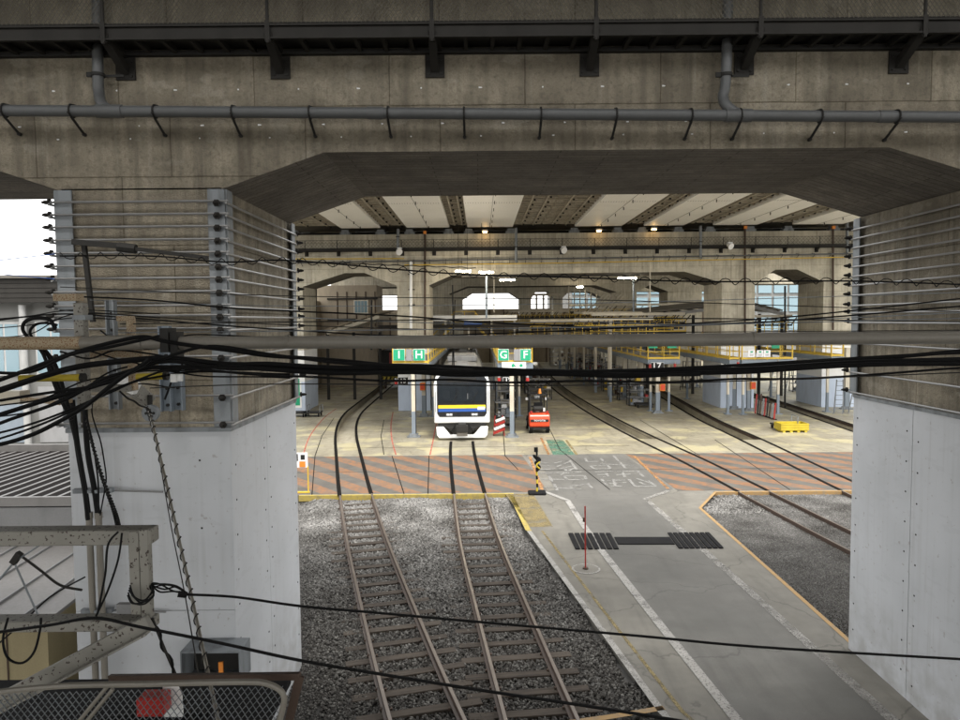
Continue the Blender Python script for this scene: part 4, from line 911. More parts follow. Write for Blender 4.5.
for px,w_,lb in ((751.5,.42,'leftmost white notice board with green symbol on the cross platform'),(760,.4,'middle white notice board with green symbol on the cross platform'),(767,.42,'rightmost white notice board with green symbol on the cross platform')):
    c = D(px,353.5,44.2); t = thing('notice_board', lb, 'notice board', c)
    part('board_panel', MB().cbox(c,(w_,.03,.42)), M['lampw'], t); part('symbol', MB().cbox((c[0],c[1]-.02,c[2]+.1),(.16,.008,.1)), M['green'], t); part('writing_line', MB().cbox((c[0],c[1]-.02,c[2]-.05),(.26,.008,.03)).cbox((c[0],c[1]-.02,c[2]-.12),(.22,.008,.03)), M['grey'], t)
def beacon(c, lb): t = thing('warning_lamp', lb, 'warning lamp', c); part('lamp_glass', MB().tube([(c[0],c[1],c[2]-.12),(c[0],c[1],c[2]+.12)],.09,10), M['red'], t, smooth=True); part('lamp_cap', MB().cyl((c[0],c[1],c[2]+.12),(c[0],c[1],c[2]+.24),.07,10), M['grey'], t)
for px,py,Y,lb in ((650,366,46.1,'red warning lamp left of the seventeen plate'),(675,365.5,46.1,'red warning lamp right of the seventeen plate'),(738,364,44,'red warning lamp at the left of the notice boards'),(778,363.5,44,'red warning lamp at the right of the notice boards'),(396,382.5,39.5,'red warning lamp by the thirteen plate'),(499,380,37.2,'red warning lamp left of the twelve plate'),(527.5,380,37.2,'red warning lamp right of the twelve plate')): beacon(D(px,py,Y),lb)
# free posts with orange call boxes
def post(label, px, py, Y, ztop, box=None, wd=.2, foot=.7):
    g = G(px,py); Y_ = g[1]; t = thing('steel_post', label, 'post', g)
    part('shaft', MB().box(g[0]-wd/2,g[0]+wd/2,Y_-wd/2,Y_+wd/2,1.4,ztop), M['cream'], t); part('painted_foot', MB().box(g[0]-wd/2-.004,g[0]+wd/2+.004,Y_-wd/2-.004,Y_+wd/2+.004,.06,1.4), M['bsteel'], t)
    part('base_plate', MB().box(g[0]-foot/2,g[0]+foot/2,Y_-.25,Y_+.25,0,.06).box(g[0]-foot/3,g[0]+foot/3,Y_-.18,Y_+.18,.06,.2), M['galv'], t)
    if box: 
        b = part('call_box', MB().cbox((g[0]+box[0],Y_-wd/2-.12,box[1]),(.34,.2,.5)), M['orange'], t, bevel=.02); part('box_lid', MB().cbox((g[0]+box[0],Y_-wd/2-.235,box[1]),(.26,.02,.38)), M['redor'], b)
    part('cable_run', MB().tube([(g[0]+wd/2+.03,Y_-.1,.1),(g[0]+wd/2+.03,Y_-.1,ztop)],.025,6), M['dark'], t); return t
post('cream and grey post on the floor left of the train',414,437,0,3.7)
post('post with orange call box close to the train',424,416.5,0,3.7,(-.05,2.0),.24)
post('post with orange call box under the seventeen plate',657.5,413,0,3.3,(.25,1.75),.26)
post('cream post behind the seventeen post',641.5,405,0,3.3,None,.22)
post('grey post right of the train by the red barrier',512,437,0,3.7,None,.22)
post('post with orange call box before the right pier',748,411,0,3.4,(.22,1.75),.22)
post('post standing at the far right by the strapped pier',846,409,0,4.2,None,.28)
post('thin grey post left of the notice boards',734,409,0,3.4,None,.16)
post('grey post left of the seventeen post',625,398,0,3.4,None,.3)
post('cream post far back left of the middle platform',590,376,0,3.6,None,.3)
post('cream post farther back by the forklift track',572,368,0,3.6,None,.35)
# red and white barrier foot and clutter right of the train
g = G(499,436); t = thing('barrier_stand', 'red and white striped folding barrier beside the train', 'barrier', g)
for k in range(4): part('barrier_slat', MB().bar((g[0]-.3+k*.04,g[1],.15+k*.22),(g[0]+.32,g[1],.4+k*.2),.05,.14), M['red' if k%2==0 else 'white'], t)
part('barrier_leg', MB().bar((g[0]-.3,g[1]+.1,0),(g[0]-.2,g[1]+.1,1.1),.05,.05).bar((g[0]+.3,g[1]+.1,0),(g[0]+.2,g[1]+.1,1.1),.05,.05), M['red'], t)
rc = random.Random(3)
def clutter(label, name, cat, px, py, wd, dp, ht, cols, n=9):
    g = G(px,py); t = thing(name, label, cat, g)
    for sx in (-1,1):
        for sy in (0,1): part('corner_post', MB().box(g[0]+sx*wd/2-.03,g[0]+sx*wd/2+.03,g[1]+sy*dp-.03,g[1]+sy*dp+.03,0,ht), M['darkn'], t)
    nl = max(1,int(ht/.55))
    for k in range(nl+1): part('shelf', MB().box(g[0]-wd/2,g[0]+wd/2,g[1],g[1]+dp,.08+k*(ht-.1)/nl-.02,.08+k*(ht-.1)/nl+.02), M['grey'], t)
    for k in range(n):
        lv = rc.randrange(nl); z = .1+lv*(ht-.1)/nl; a = rc.uniform(.12,.35); h = rc.uniform(.12,.42); x = g[0]+rc.uniform(-wd/2+.1,wd/2-.2)
        if rc.random() < .4: part('stored_item', MB().cyl((x+a/2,g[1]+dp*.5,z),(x+a/2,g[1]+dp*.5,z+h),a/2,9), M[rc.choice(cols)], t, smooth=True)
        else: part('stored_item', MB().box(x,x+a,g[1]+.05,g[1]+dp*.8,z,z+h), M[rc.choice(cols)], t, bevel=.015)
    return t
DK = ['clutter','grey','rust','bsteel','dark','white','cream']
clutter('dark tool trolley standing right of the train','tool_trolley','trolley',503,428,.9,.6,1.5,DK,8)
clutter('grimy rack of parts behind the grey post right of the train','parts_rack','rack',506,418,1.3,.8,2.3,DK+['yellow'],12)
clutter('parts rack along the far side of the forklift track','parts_rack','rack',605,386,1.8,1,2.0,DK+['red'],10)
clutter('long low workbench loaded with parts under the middle platform','workbench','workbench',585,378,3.2,1.2,1.6,DK+['red','yellow'],14)
clutter('tall grey cabinet trolley with yellow tray in the mid depot','tool_trolley','trolley',592,380,1.6,1,2.6,DK+['yellow'],10)
clutter('dark gas bottle rack beside the seventeen platform','bottle_rack','rack',621,396,1.4,.8,1.5,['dark','clutter','wood' if False else 'rust'],8)
clutter('rack of hoses under the platform far back','parts_rack','rack',560,366,2.6,1.2,2.4,DK,12)
clutter('workbench far back right of the forklift track','workbench','workbench',612,372,3.0,1.2,1.7,DK,14)
clutter('open rack right of the seventeen post','parts_rack','rack',693,388,1.3,.9,2.4,DK+['cream'],10)
clutter('small shelf of tools by the right pit','tool_shelf','shelf',800,392,1.2,.7,2.0,DK,8)
clutter('rack of equipment against the left pier','parts_rack','rack',436,408,.9,.9,2.2,DK,9)
clutter('low bench at the back of the left bay','workbench','workbench',335,384,3.0,1.2,1.3,DK,9)
ORD = 'nearest second third fourth fifth sixth seventh eighth ninth tenth eleventh farthest'.split()
for k in range(11):
    tt_ = clutter('%s grimy parts rack in the row under the middle depot platform' % ORD[k],'parts_rack','rack',480+700*(11.9)/(52+k*3.6),321+6.3*700/(52+k*3.6),1.6,.9,2.2,DK+['yellow','red'],9); tt_['group'] = 'parts racks in a row under the middle platform'
for k in range(9):
    tt_ = clutter('%s cluttered bench in the row beside the forklift track' % ORD[k],'workbench','workbench',480+700*(4.8)/(56+k*4.5),321+6.3*700/(56+k*4.5),1.8,1.2,1.6,DK+['yellow'],9); tt_['group'] = 'benches in a row beside the forklift track'
for k in range(12):
    Y_ = 53+k*3.4; X_ = [9.9,10.4][k%2]; t = thing('steel_post','%s cream post in the row along the middle depot track' % ORD[k],'post',(X_,Y_,0),'cream posts along the middle depot track')
    part('shaft', MB().box(X_-.09,X_+.09,Y_-.09,Y_+.09,1.2,6.4), M['cream'], t); part('painted_foot', MB().box(X_-.095,X_+.095,Y_-.095,Y_+.095,0,1.2), M['bsteel'], t)
def barcart(px,py,lb):
    g = G(px,py); t = thing('flat_trolley', lb, 'trolley', g)
    part('platform', MB().box(g[0]-.6,g[0]+.6,g[1]-.1,g[1]+.9,.22,.3), M['dark'], t); part('handle', MB().tube([(g[0]+.6,g[1],.3),(g[0]+.6,g[1],.75),(g[0]+.6,g[1]+.8,.75),(g[0]+.6,g[1]+.8,.3)],.025,6), M['galv'], t)
    for sx in (-.5,.5):
        for sy in (0,.8): part('wheel', MB().cyl((g[0]+sx-.03,g[1]+sy,.11),(g[0]+sx+.03,g[1]+sy,.11),.11,10), M['black'], t)
    return t
barcart(311,417,'low black and silver trolley on the floor by the left pier'); barcart(298,417,'dark trolley half hidden behind the strapped pier'); barcart(645,408,'low dark trolley at the foot of the cream posts')
tt = barcart(787,430,'pale green flat trolley behind the yellow crate')
# yellow crate
g = G(795,432.5); t = thing('crate', 'bright yellow plastic crate on the floor at the right', 'crate', g)
w_,d_,h_ = 1.52,.95,.48
for a in (((-w_/2,w_/2,0,.05)),((-w_/2,w_/2,d_-.05,d_))): part('side_wall', MB().box(g[0]+a[0],g[0]+a[1],g[1]+a[2],g[1]+a[3],.1,h_), M['byellow'], t)
for x in (-w_/2,w_/2-.05): part('side_wall', MB().box(g[0]+x,g[0]+x+.05,g[1]+.051,g[1]+d_-.051,.1,h_), M['byellow'], t)
part('base', MB().box(g[0]-w_/2+.05,g[0]+w_/2-.05,g[1]+.05,g[1]+d_-.05,.1,.14), M['byellow'], t)
for k in range(3): part('rim_rib', MB().box(g[0]-w_/2-.02,g[0]+w_/2+.02,g[1]-.02,g[1]-.001,.14+k*.14,.18+k*.14), M['byellow'], t)
for k in range(4): part('foot', MB().box(g[0]-w_/2+.1+k*.4,g[0]-w_/2+.25+k*.4,g[1]+.02,g[1]+d_-.02,0,.1), M['byellow'], t)
# leaning barrier bundle, ladders
g = G(757,414); q = G(776,420); t = thing('barrier_bundle', 'stack of folded red and dark barriers leaning by the right pit', 'barriers', g)
for k in range(9):
    a = Vector(g).lerp(Vector(q), k/8); part('barrier_panel', MB().bar((a.x-.12,a.y,0.05),(a.x+.16,a.y+.45,1.25-.06*k+.1*(k%3)),.07,.16), M[['red','dark','rust','grey'][k%4]], t)
part('base_rail', MB().bar((g[0],g[1]-.05,.04),(q[0],q[1]-.05,.04),.1,.06), M['dark'], t)
def ladder(px,py,wd,ht,lean,lb,mt='galv',rot=0):
    g = G(px,py); t = thing('stepladder', lb, 'ladder', g, 'stepladders left about the depot')
    for s in (-1,1): part('stile', MB().bar((g[0]+s*wd/2,g[1],0),(g[0]+s*wd/2*.7+rot,g[1]+lean,ht),.05,.07), M[mt], t); part('back_leg', MB().bar((g[0]+s*wd/2+rot*1.6,g[1]+lean*2,0),(g[0]+s*wd/2*.7+rot,g[1]+lean+.05,ht),.04,.05), M[mt], t)
    for k in range(int(ht/.3)):
        f = (k+1)*.3/ht; part('rung', MB().bar((g[0]-wd/2*(1-.3*f)+rot*f,g[1]+lean*f,ht*f),(g[0]+wd/2*(1-.3*f)+rot*f,g[1]+lean*f,ht*f),.06,.03), M[mt], t)
ladder(838,414,.6,2.2,.4,'aluminium stepladder at the foot of the far right post',rot=.3); ladder(853,413,.6,2.0,.4,'aluminium stepladder beside the strapped pier on the right',rot=.5); ladder(773,391,.8,2.8,.6,'grey mobile steps between the two right piers',rot=.8); ladder(781,393,.7,2.4,.6,'second grey mobile steps farther right between the piers',rot=.8); ladder(684,390,.7,2.1,.5,'dark stepladder behind the seventeen post','darkn',.3)
# striped post with rubber foot, red pole
g = G(537,494); t = thing('marker_post', 'black and yellow striped post with folded barrier chain on a rubber foot', 'marker post', g)
part('rubber_foot', MB().box(g[0]-.32,g[0]+.32,g[1]-.22,g[1]+.22,.0,.1), M['blackm'], t, bevel=.03)
for k in range(11): part('pole_band', MB().cyl((g[0]+.01*math.sin(k),g[1],.1+k*.145),(g[0]+.01*math.sin(k+1),g[1],.1+(k+1)*.145),.035,10), M['black' if k%2 else 'byellow'], t)
part('folded_tape', MB().tube(spline([(g[0]-.02,g[1]-.05,.85),(g[0]+.1,g[1]-.08,1.0),(g[0]-.06,g[1]-.07,1.15),(g[0]+.11,g[1]-.08,1.28),(g[0]-.12,g[1]-.05,1.42),(g[0]+.06,g[1]-.06,1.2)],5),.045,6), M['black'], t)
part('tape_stripe', MB().tube(spline([(g[0]+.09,g[1]-.12,.95),(g[0]-.02,g[1]-.12,1.08),(g[0]+.1,g[1]-.12,1.2)],5),.03,6), M['byellow'], t); part('pole_head', MB().cbox((g[0]-.03,g[1],1.62),(.13,.1,.16)), M['black'], t)
g = G(585.5,569,.01); t = thing('red_pole', 'thin red pole standing in a white painted ring on the road apron', 'pole', g)
part('shaft', MB().cyl((g[0],g[1],.05),(g[0]-.01,g[1],1.62),.018,8), M['red'], t); part('foot', MB().cyl((g[0],g[1],.0),(g[0],g[1],.05),.07,12), M['rust'], t); part('reflector', MB().cyl((g[0]-.04,g[1],1.22),(g[0]-.04,g[1],1.32),.03,8), M['rust'], t)
# small sign frame at the left end of the crossing
g = G(303,493); t = thing('sign_stand', 'white notice on a yellow stand at the left end of the crossing', 'sign stand', g)
part('notice_panel', MB().box(g[0]-.35,g[0]+.2,g[1]-.02,g[1]+.02,.95,1.5), M['lampw'], t); part('symbol', MB().box(g[0]-.1,g[0]+.12,g[1]-.03,g[1]-.021,.97,1.18), M['orange'], t); part('writing', MB().box(g[0]-.3,g[0]-.15,g[1]-.03,g[1]-.021,1.2,1.45).box(g[0]-.05,g[0]+.1,g[1]-.03,g[1]-.021,1.25,1.42), M['dark'], t)
part('leg', MB().cyl((g[0]+.2,g[1],0),(g[0]+.2,g[1],1.0),.025,8), M['yellow'], t); part('leg', MB().cyl((g[0]-.35,g[1],0),(g[0]-.35,g[1],1.0),.025,8), M['yellow'], t); part('foot_bar', MB().bar((g[0]-.4,g[1],.03),(g[0]+.25,g[1],.03),.1,.05), M['yellow'], t)
# tall notice with teal panel by the left pier
c = D(295,392,44); t = thing('sign', 'teal and white board hanging beside the left pier', 'sign', c); part('sign_panel', MB().cbox(c,(.8,.06,2.0)), M['white'], t); part('teal_field', MB().cbox((c[0],c[1]-.036,c[2]),(.62,.01,1.7)), M['green'], t)
# rubber cable ramps across the lane
def ramp(label, quad, n, grp='black rubber slats across the lane'):
    P_ = [Vector(G(*q)) for q in quad]; c = sum(P_,Vector())/4; t = thing('rubber_mat', label, 'rubber mat', (c.x,c.y,0))
    for k in range(n):
        a = (k+.06)/n; b = (k+.80)/n
        t0 = P_[0].lerp(P_[1],a); t1 = P_[0].lerp(P_[1],b); b0 = P_[3].lerp(P_[2],a); b1 = P_[3].lerp(P_[2],b)
        part('rubber_slat', MB().prism([(b0.x,b0.y),(b1.x,b1.y),(t1.x,t1.y),(t0.x,t0.y)],'z',.012,.04), M['blackm'], t)
Z7 = lambda u,v: (560+u/5.333, 500+v/5.333)
ramp('black slatted rubber mat on the left of the lane',[Z7(42,182),Z7(275,182),Z7(320,265),Z7(80,265)],7)
ramp('black slatted rubber mat on the right of the lane',[Z7(572,180),Z7(800,178),Z7(878,260),Z7(632,262)],8)
P_ = [G(*Z7(*q)) for q in ((290,203),(585,203),(612,240),(310,240))]; tag(part('rubber_strip', MB().prism([p[:2] for p in P_],'z',.014,.035), M['blackm'], None, 'plain black rubber strip joining the two slatted mats'), cat='rubber strip')
# ------------------------------------------------------------------ depot background
t = thing('depot_roof_beam', 'long white edge beam over the depot platforms behind the train', 'beam', (0,56,6.2))
a = D(397,318,56); b = D(517,320,56); part('white_fascia', MB().box(a[0],b[0],56,56.3,6.25,6.68), M['white'], t); part('cable_tray', MB().box(a[0]-1.5,b[0]+1,55.6,55.95,5.7,5.95), M['darkn'], t)
part('blue_banner', MB().box(D(464,320,55.5)[0],D(482,320,55.5)[0],55.5,55.55,5.95,6.2), M['tb'], t); part('roof_sheet', MB().box(a[0],b[0],56.3,71,6.55,6.66), M['roofw'], t)
for k in range(6): part('hanger_post', MB().box(a[0]+.2+k*(b[0]-a[0]-.4)/5-.07,a[0]+.2+k*(b[0]-a[0]-.4)/5+.07,56.05,56.2,3.9,6.24), M['cream'], t)
t = thing('access_stairs', 'yellow stair frame over the train roof', 'stairs', (-1,58,4))
for x0,x1 in ((-3.9,-2.1),(1.35,-.35)):
    part('stair_stringer', MB().bar((x0,57,4.0),(x1,57,6.0),.1,.2).bar((x0,58,4.0),(x1,58,6.0),.1,.2), M['yellow'], t); part('handrail', MB().bar((x0,57,5.0),(x1,57,6.9),.06,.06), M['yellow'], t)
    for k in range(7): f = (k+.5)/7; part('tread', MB().box(x0+(x1-x0)*f-.14,x0+(x1-x0)*f+.14,57.06,57.94,4+2*f-.02,4+2*f+.02), M['grey'], t)
mb = MB(); railing(mb,(-2.1,57,6.0),(-.35,57,6.0),1.0,.9); part('bridge_rail', mb, M['yellow'], t); part('bridge_deck', MB().box(-2.1,-.35,57,58,5.9,6.0), M['grey'], t)
# middle distance cable gantries and upper yellow walkways right of centre
def gantry(label, x0, x1, Y, z, n, posts=True, rail=True, mt='cream'):
    t = thing('cable_gantry', label, 'gantry', ((x0+x1)/2,Y,z), 'gantries over the middle depot tracks')
    part('top_beam', MB().box(x0,x1,Y-.1,Y+.1,z,z+.2), M[mt], t); part('lower_beam', MB().box(x0,x1,Y-.08,Y+.08,z-.65,z-.52), M['darkn'], t)
    for k in range(n+1):
        x = x0+(x1-x0)*k/n; part('web_strut', MB().bar((x,Y,z-.52),(x+(x1-x0)/n*.5,Y,z),.07,.07), M['rust' if k%2 else 'darkn'], t)
        if posts and k%2==0: part('gantry_post', MB().box(x-.1,x+.1,Y-.1,Y+.1,0,z), M['cream'], t)
    if rail: mb = MB(); railing(mb,(x0,Y-.3,z-1.35),(x1,Y-.3,z-1.35),1.0,.55); part('yellow_rail', mb, M['yellow'], t); part('walkway', MB().box(x0,x1,Y-.4,Y+.3,z-1.5,z-1.35), M['darkn'], t)
for args in (('gantry with long yellow rail over the forklift track',4.2,11.0,58,6.1,8,False),('gantry behind the pier right of centre with yellow rail',9.0,19.5,70.5,7.6,12,False),('low gantry across the middle bay carrying a yellow rail',6.8,12.5,50.5,6.2,8,False),('nearest gantry right of centre with yellow walkway',8.6,15.8,54,6.55,8,False),('second gantry behind the seventeen platform',8.8,16.5,60,6.7,10,False),('gantry at the third viaduct row',8.9,19,66,6.8,10,False),('gantry left of the fourth row behind the forklift',3.2,13,76,7.1,12,False),('farthest gantry before the back wall',3.0,19,86,7.3,16,False),('gantry across the right bay behind the notice boards',19.3,23.7,53.2,6.3,6,False)): gantry(*args)
# sloping rafters seen in the upper middle opening
t = thing('rafter_frame', 'pale timber frame with sloping rafters under the third row', 'frame', (11,70,7))
for k in range(6): x=8.9+k*.55; part('upright', MB().box(x-.05,x+.05,69.9,70,6.9,9.6-.1*k), M['cream'], t)
for k in range(6): part('rafter', MB().bar((10.6+k*.42,69.8,6.9),(12.4+k*.42,69.8,8.7),.1,.1), M['cream'], t)
t = thing('rafter_frame', 'pale post frame left of the sloping rafters in the far bay', 'frame', (6,80,7))
for k in range(5): x=5.7+k*.8; part('upright', MB().box(x-.1,x+.1,80,80.15,6.9,9.0), M['cream'], t)
part('head_beam', MB().box(5.5,9.2,79.9,80.2,9.0,9.25), M['cream'], t)
# lean-to roofs
def leanto(label, x0, x1, y0, y1, z0, z1, n, mt='clutter', rib='grey'):
    t = thing('lean_to_roof', label, 'shed roof', ((x0+x1)/2,y0,z0))
    part('roof_sheet', MB().add([(x0,y0,z0),(x1,y0,z1),(x1,y1,z1+.3),(x0,y1,z0+.3),(x0,y0,z0+.12),(x1,y0,z1+.12),(x1,y1,z1+.42),(x0,y1,z0+.42)],[(0,3,2,1),(4,5,6,7),(0,1,5,4),(1,2,6,5),(2,3,7,6),(3,0,4,7)]), M[mt], t)
    for k in range(n): x = x0+(x1-x0)*(k+.5)/n; zz = z0+(z1-z0)*(k+.5)/n; part('rafter', MB().bar((x,y0-.1,zz-.12),(x+.9,y1,zz+.1),.1,.16), M[rib], t)
    part('eaves_beam', MB().bar((x0,y0-.12,z0-.25),(x1,y0-.12,z1-.25),.14,.26), M[rib], t)
    for k in range(3): x = x0+(x1-x0)*k/2; part('roof_post', MB().box(x-.1,x+.1,y0,y0+.2,0,min(z0,z1)-.2), M['darkn'], t)
leanto('dark shed roof behind the pier opening right of centre',13.9,21.5,58,66,6.75,7.5,7); leanto('dark shed roof in the far right opening',20.6,24.2,56,64,7.7,6.8,6); leanto('brown shed roof with pale rafters in the left bay',-12.2,-8.0,56,66,5.6,6.9,7,'brown','cream')
# left bay: brown building, side cabinets and dark back
t = thing('brown_building', 'brown boarded building with small window inside the left bay', 'building', (-14,66,0))
part('wall', MB().box(-19,-9.8,67,71,0,9.7), M['brown'], t); 
for k in range(5): part('batten', MB().box(-13.6+k*.9,-13.52+k*.9,66.92,66.999,5.8,9.1), M['rust'], t)
w_ = part('window_frame', MB().box(-12.0,-10.6,66.88,66.995,7.0,8.3), M['cream'], t); part('window_pane', MB().box(-11.9,-10.7,66.87,66.879,7.1,8.2), M['glass'], w_)
for k in range(4): part('glazing_bar', MB().box(-11.9+k*.3-.015,-11.9+k*.3+.015,66.85,66.868,7.1,8.2), M['cream'], w_)
part('cross_rail', MB().box(-14.5,-9.7,66.8,66.99,8.35,8.5).box(-14.5,-9.7,66.8,66.99,6.4,6.55), M['darkn'], t)
t = thing('back_wall', 'dark brown back wall closing the far end of the depot', 'wall', (8,103,0))
part('wall', MB().box(-30,36,103.5,104,0,7.9), M['brown'], t)
for k in range(30): part('wall_batten', MB().box(-28+k*2.1,-27.85+k*2.1,103.4,103.499,0,7.9), M['rust'], t)
t = thing('side_wall', 'long dark side wall at the left edge of the depot', 'wall', (-15,75,0)); part('wall', MB().box(-15.6,-15.2,53,103.4,0,8.2), M['brown'], t)
t = thing('red_wagon', 'dark red and black wagon end deep in the left bay', 'wagon', (-8.9,64,0))
part('wagon_body', MB().box(-9.0,-7.4,64,70,1.0,3.6), M['dark'], t); part('red_panel', MB().box(-8.3,-7.5,63.95,63.999,2.0,3.4), M['red'], t); part('headstock', MB().box(-9.1,-7.3,63.8,63.99,.9,1.2), M['byellow'], t)
for k in range(5): part('hazard_bar', MB().bar((-9.0+k*.36,63.78,.92),(-8.85+k*.36,63.78,1.18),.03,.12), M['black'], t)
for s in (-8.8,-7.6): part('wheel', MB().cyl((s-.06,65,.42),(s+.06,65,.42),.42,14), M['rust'], t)
# glazed building beyond the right openings
t = thing('glass_building', 'tall pale blue glazed building beyond the right openings', 'building', (35,118,0))
part('wall', MB().box(12,80,118,124,0,24), M['facade'], t)
for r in range(5):
    for k in range(22):
        x = 13+k*2.6; z = 4.2+r*3.1
        part('window', MB().box(x,x+2.2,117.8,117.99,z,z+2.5), M['glass'], t) if 15 < x < 62 else None
# outside: left station building with cornice, columns and windows
B = thing('station_building', 'grey building with pipes and tall windows left of the strapped pier', 'building', (-22,30,0))
part('wall', MB().box(-42,-13.0,30,36,0,7.2), M['facade'], B)
for k in range(5): part('cornice_slat', MB().box(-42,-13.0,29.4-.02*k,29.99,7.2+k*.2,7.39+k*.2), M['darkn'], B)
part('cornice', MB().box(-42,-12.9,29.2,36.1,8.2,8.32), M['clutter'], B)
for k in range(14):
    x = -41+k*2.0; w_ = part('window', MB().box(x,x+1.35,29.93,29.995,4.1,6.4), M['colw'], B); part('pane', MB().box(x+.08,x+.63,29.915,29.929,4.2,6.3).box(x+.72,x+1.27,29.915,29.929,4.2,6.3), M['glass'], w_)
    part('column', MB().cyl((x+1.65,29.7,0),(x+1.65,29.7,7.1),.14,10), M['colw'], B, smooth=True)
    part('panel', MB().box(x,x+1.35,29.95,29.996,1.2,3.6), M['bsteel' if k%3==1 else 'grey'], B)
# louvred shade roof, fascia and tin roof
t = thing('louvred_roof', 'flat roof of white ribs and dark gaps left of the clad pier', 'louvred roof', (-9,13,3))
part('dark_base', MB().box(-16,-6.3,12.85,18.2,2.9,2.96), M['louvre'], t)
r0_ = None
for k in range(34):
    if r0_ is None: r0_ = part('rib', MB().box(-15.9,-15.84,12.87,18.15,2.961,2.97), M['louvw'], t)
    else: again(r0_, t, (k*.285,0,0))
part('front_edge', MB().box(-16,-6.3,12.78,12.849,2.93,3.1), M['louvw'], t); part('back_edge', MB().box(-16,-6.3,18.2,18.3,2.9,3.14), M['louvw'], t); part('fascia', MB().box(-16,-6.2,12.82,12.9,2.25,2.899), M['grey'], t)
t = thing('tin_roof_building', 'low ochre building with pale seamed tin roof left of the pier', 'building', (-8,11,0))
part('roof', MB().add([(-16,9.6,2.15),(-6.1,9.6,2.15),(-6.1,12.8,2.32),(-16,12.8,2.32),(-16,9.6,2.1),(-6.1,9.6,2.1),(-6.1,12.8,2.27),(-16,12.8,2.27)],[(0,1,2,3),(7,6,5,4),(0,4,5,1),(1,5,6,2),(2,6,7,3),(3,7,4,0)]), M['roofw'], t)
for k in range(16): part('seam', MB().bar((-15.8+k*.62,9.62,2.17),(-15.8+k*.62,12.78,2.34),.025,.035), M['grey'], t)
part('wall', MB().box(-16,-6.3,9.9,12.7,-1.2,2.09), M['ochre'], t)
for k in range(16): part('wall_joint', MB().box(-15.9+k*.6,-15.88+k*.6,9.885,9.899,-1.2,2.05), M['rust'], t)
part('door', MB().box(-8.6,-7.9,9.86,9.898,-.6,1.5), M['dark'], t)
# ------------------------------------------------------------------ foreground: pipes, steelwork, brackets
t = thing('gantry_pipe', 'long grey horizontal pipe crossing in front of everything at mid height', 'pipe', (0,7,6.1))
a = D(82,343,7); b = D(975,337,7.0); c = D(-40,343.5,7)
part('pipe', MB().tube([a,D(480,341.8,7),b],.064,16), M['pipe'], t, smooth=True); part('painted_end', MB().tube([c,a],.066,16), M['tan'], t, 'flaking rusty tan end of the pipe', smooth=True)
for px in (93,286,614,752): q = D(px,343-(px-82)*.0066,7); part('pipe_collar', MB().cyl(q,(q[0]+(.5 if px==93 else .035),q[1],q[2]),.074 if px==93 else .069,16), M['pipe'], t, smooth=True)
def beam_bar(name,label,cat,segs,mat='beige',grp=None):
    t = thing(name,label,cat,segs[0][1]); 
    for nm,p,q,w_,h_,upv in segs: part(nm, MB().bar(p,q,w_,h_,upv), M[mat], t, bevel=.004)
    return t
# beige bracket frame, lower left
YF = 4.5
tf = thing('steel_bracket', 'chipped beige steel bracket frame reaching in from the lower left', 'steel frame', D(75,535,YF))
p = lambda x,y,Y=YF: D(x,y,Y)
def angle_iron(nm, a, b, w_, th=.012, depth=.1):
    a = Vector(a); b = Vector(b); d = (b-a).normalized(); n = Vector((0,1,0)); s = d.cross(n).normalized()
    mb = MB(); mb.bar(a,b,w_,th,(0,1,0)); 
    e = s*(w_/2); mb.bar(a+e+n*depth/2, b+e+n*depth/2, th, depth, (0,1,0)); mb.bar(a-e+n*depth/2, b-e+n*depth/2, th, depth, (0,1,0))
    part(nm, mb, M['beige'], tf)
part('top_rail', MB().box(p(-60,536)[0],p(150,536)[0],YF,YF+.13,p(75,546)[2],p(75,531)[2]), M['beige'], tf, bevel=.006)
part('upright', MB().box(p(130,570)[0],p(140,570)[0],YF-.012,YF+.1,p(140,614)[2],p(140,531)[2]-.0), M['beige'], tf, bevel=.004); part('upright_flange', MB().box(p(140.3,570)[0],p(150,570)[0]-.004,YF-.008,YF+.05,p(140,618)[2],p(140,530)[2]+.003), M['beige'], tf, bevel=.004)
part('bottom_rail', MB().box(p(-60,620)[0],p(150,620)[0],YF+.01,YF+.14,p(75,633)[2],p(75,622)[2]), M['beige'], tf, bevel=.006)
part('diagonal_brace', MB().bar(p(150,622,YF-.08),p(-20,712,YF-.08),.10,.05,(0,1,0)), M['beige'], tf, bevel=.004); part('brace_flange', MB().bar(p(150,631,YF-.13),p(-20,722,YF-.13),.012,.12,(0,1,0)), M['beige'], tf)
part('rail_end_plate', MB().box(p(104,540)[0],p(128,540)[0],YF+.12,YF+.16,p(100,640)[2],p(100,612)[2]), M['grey'], tf)
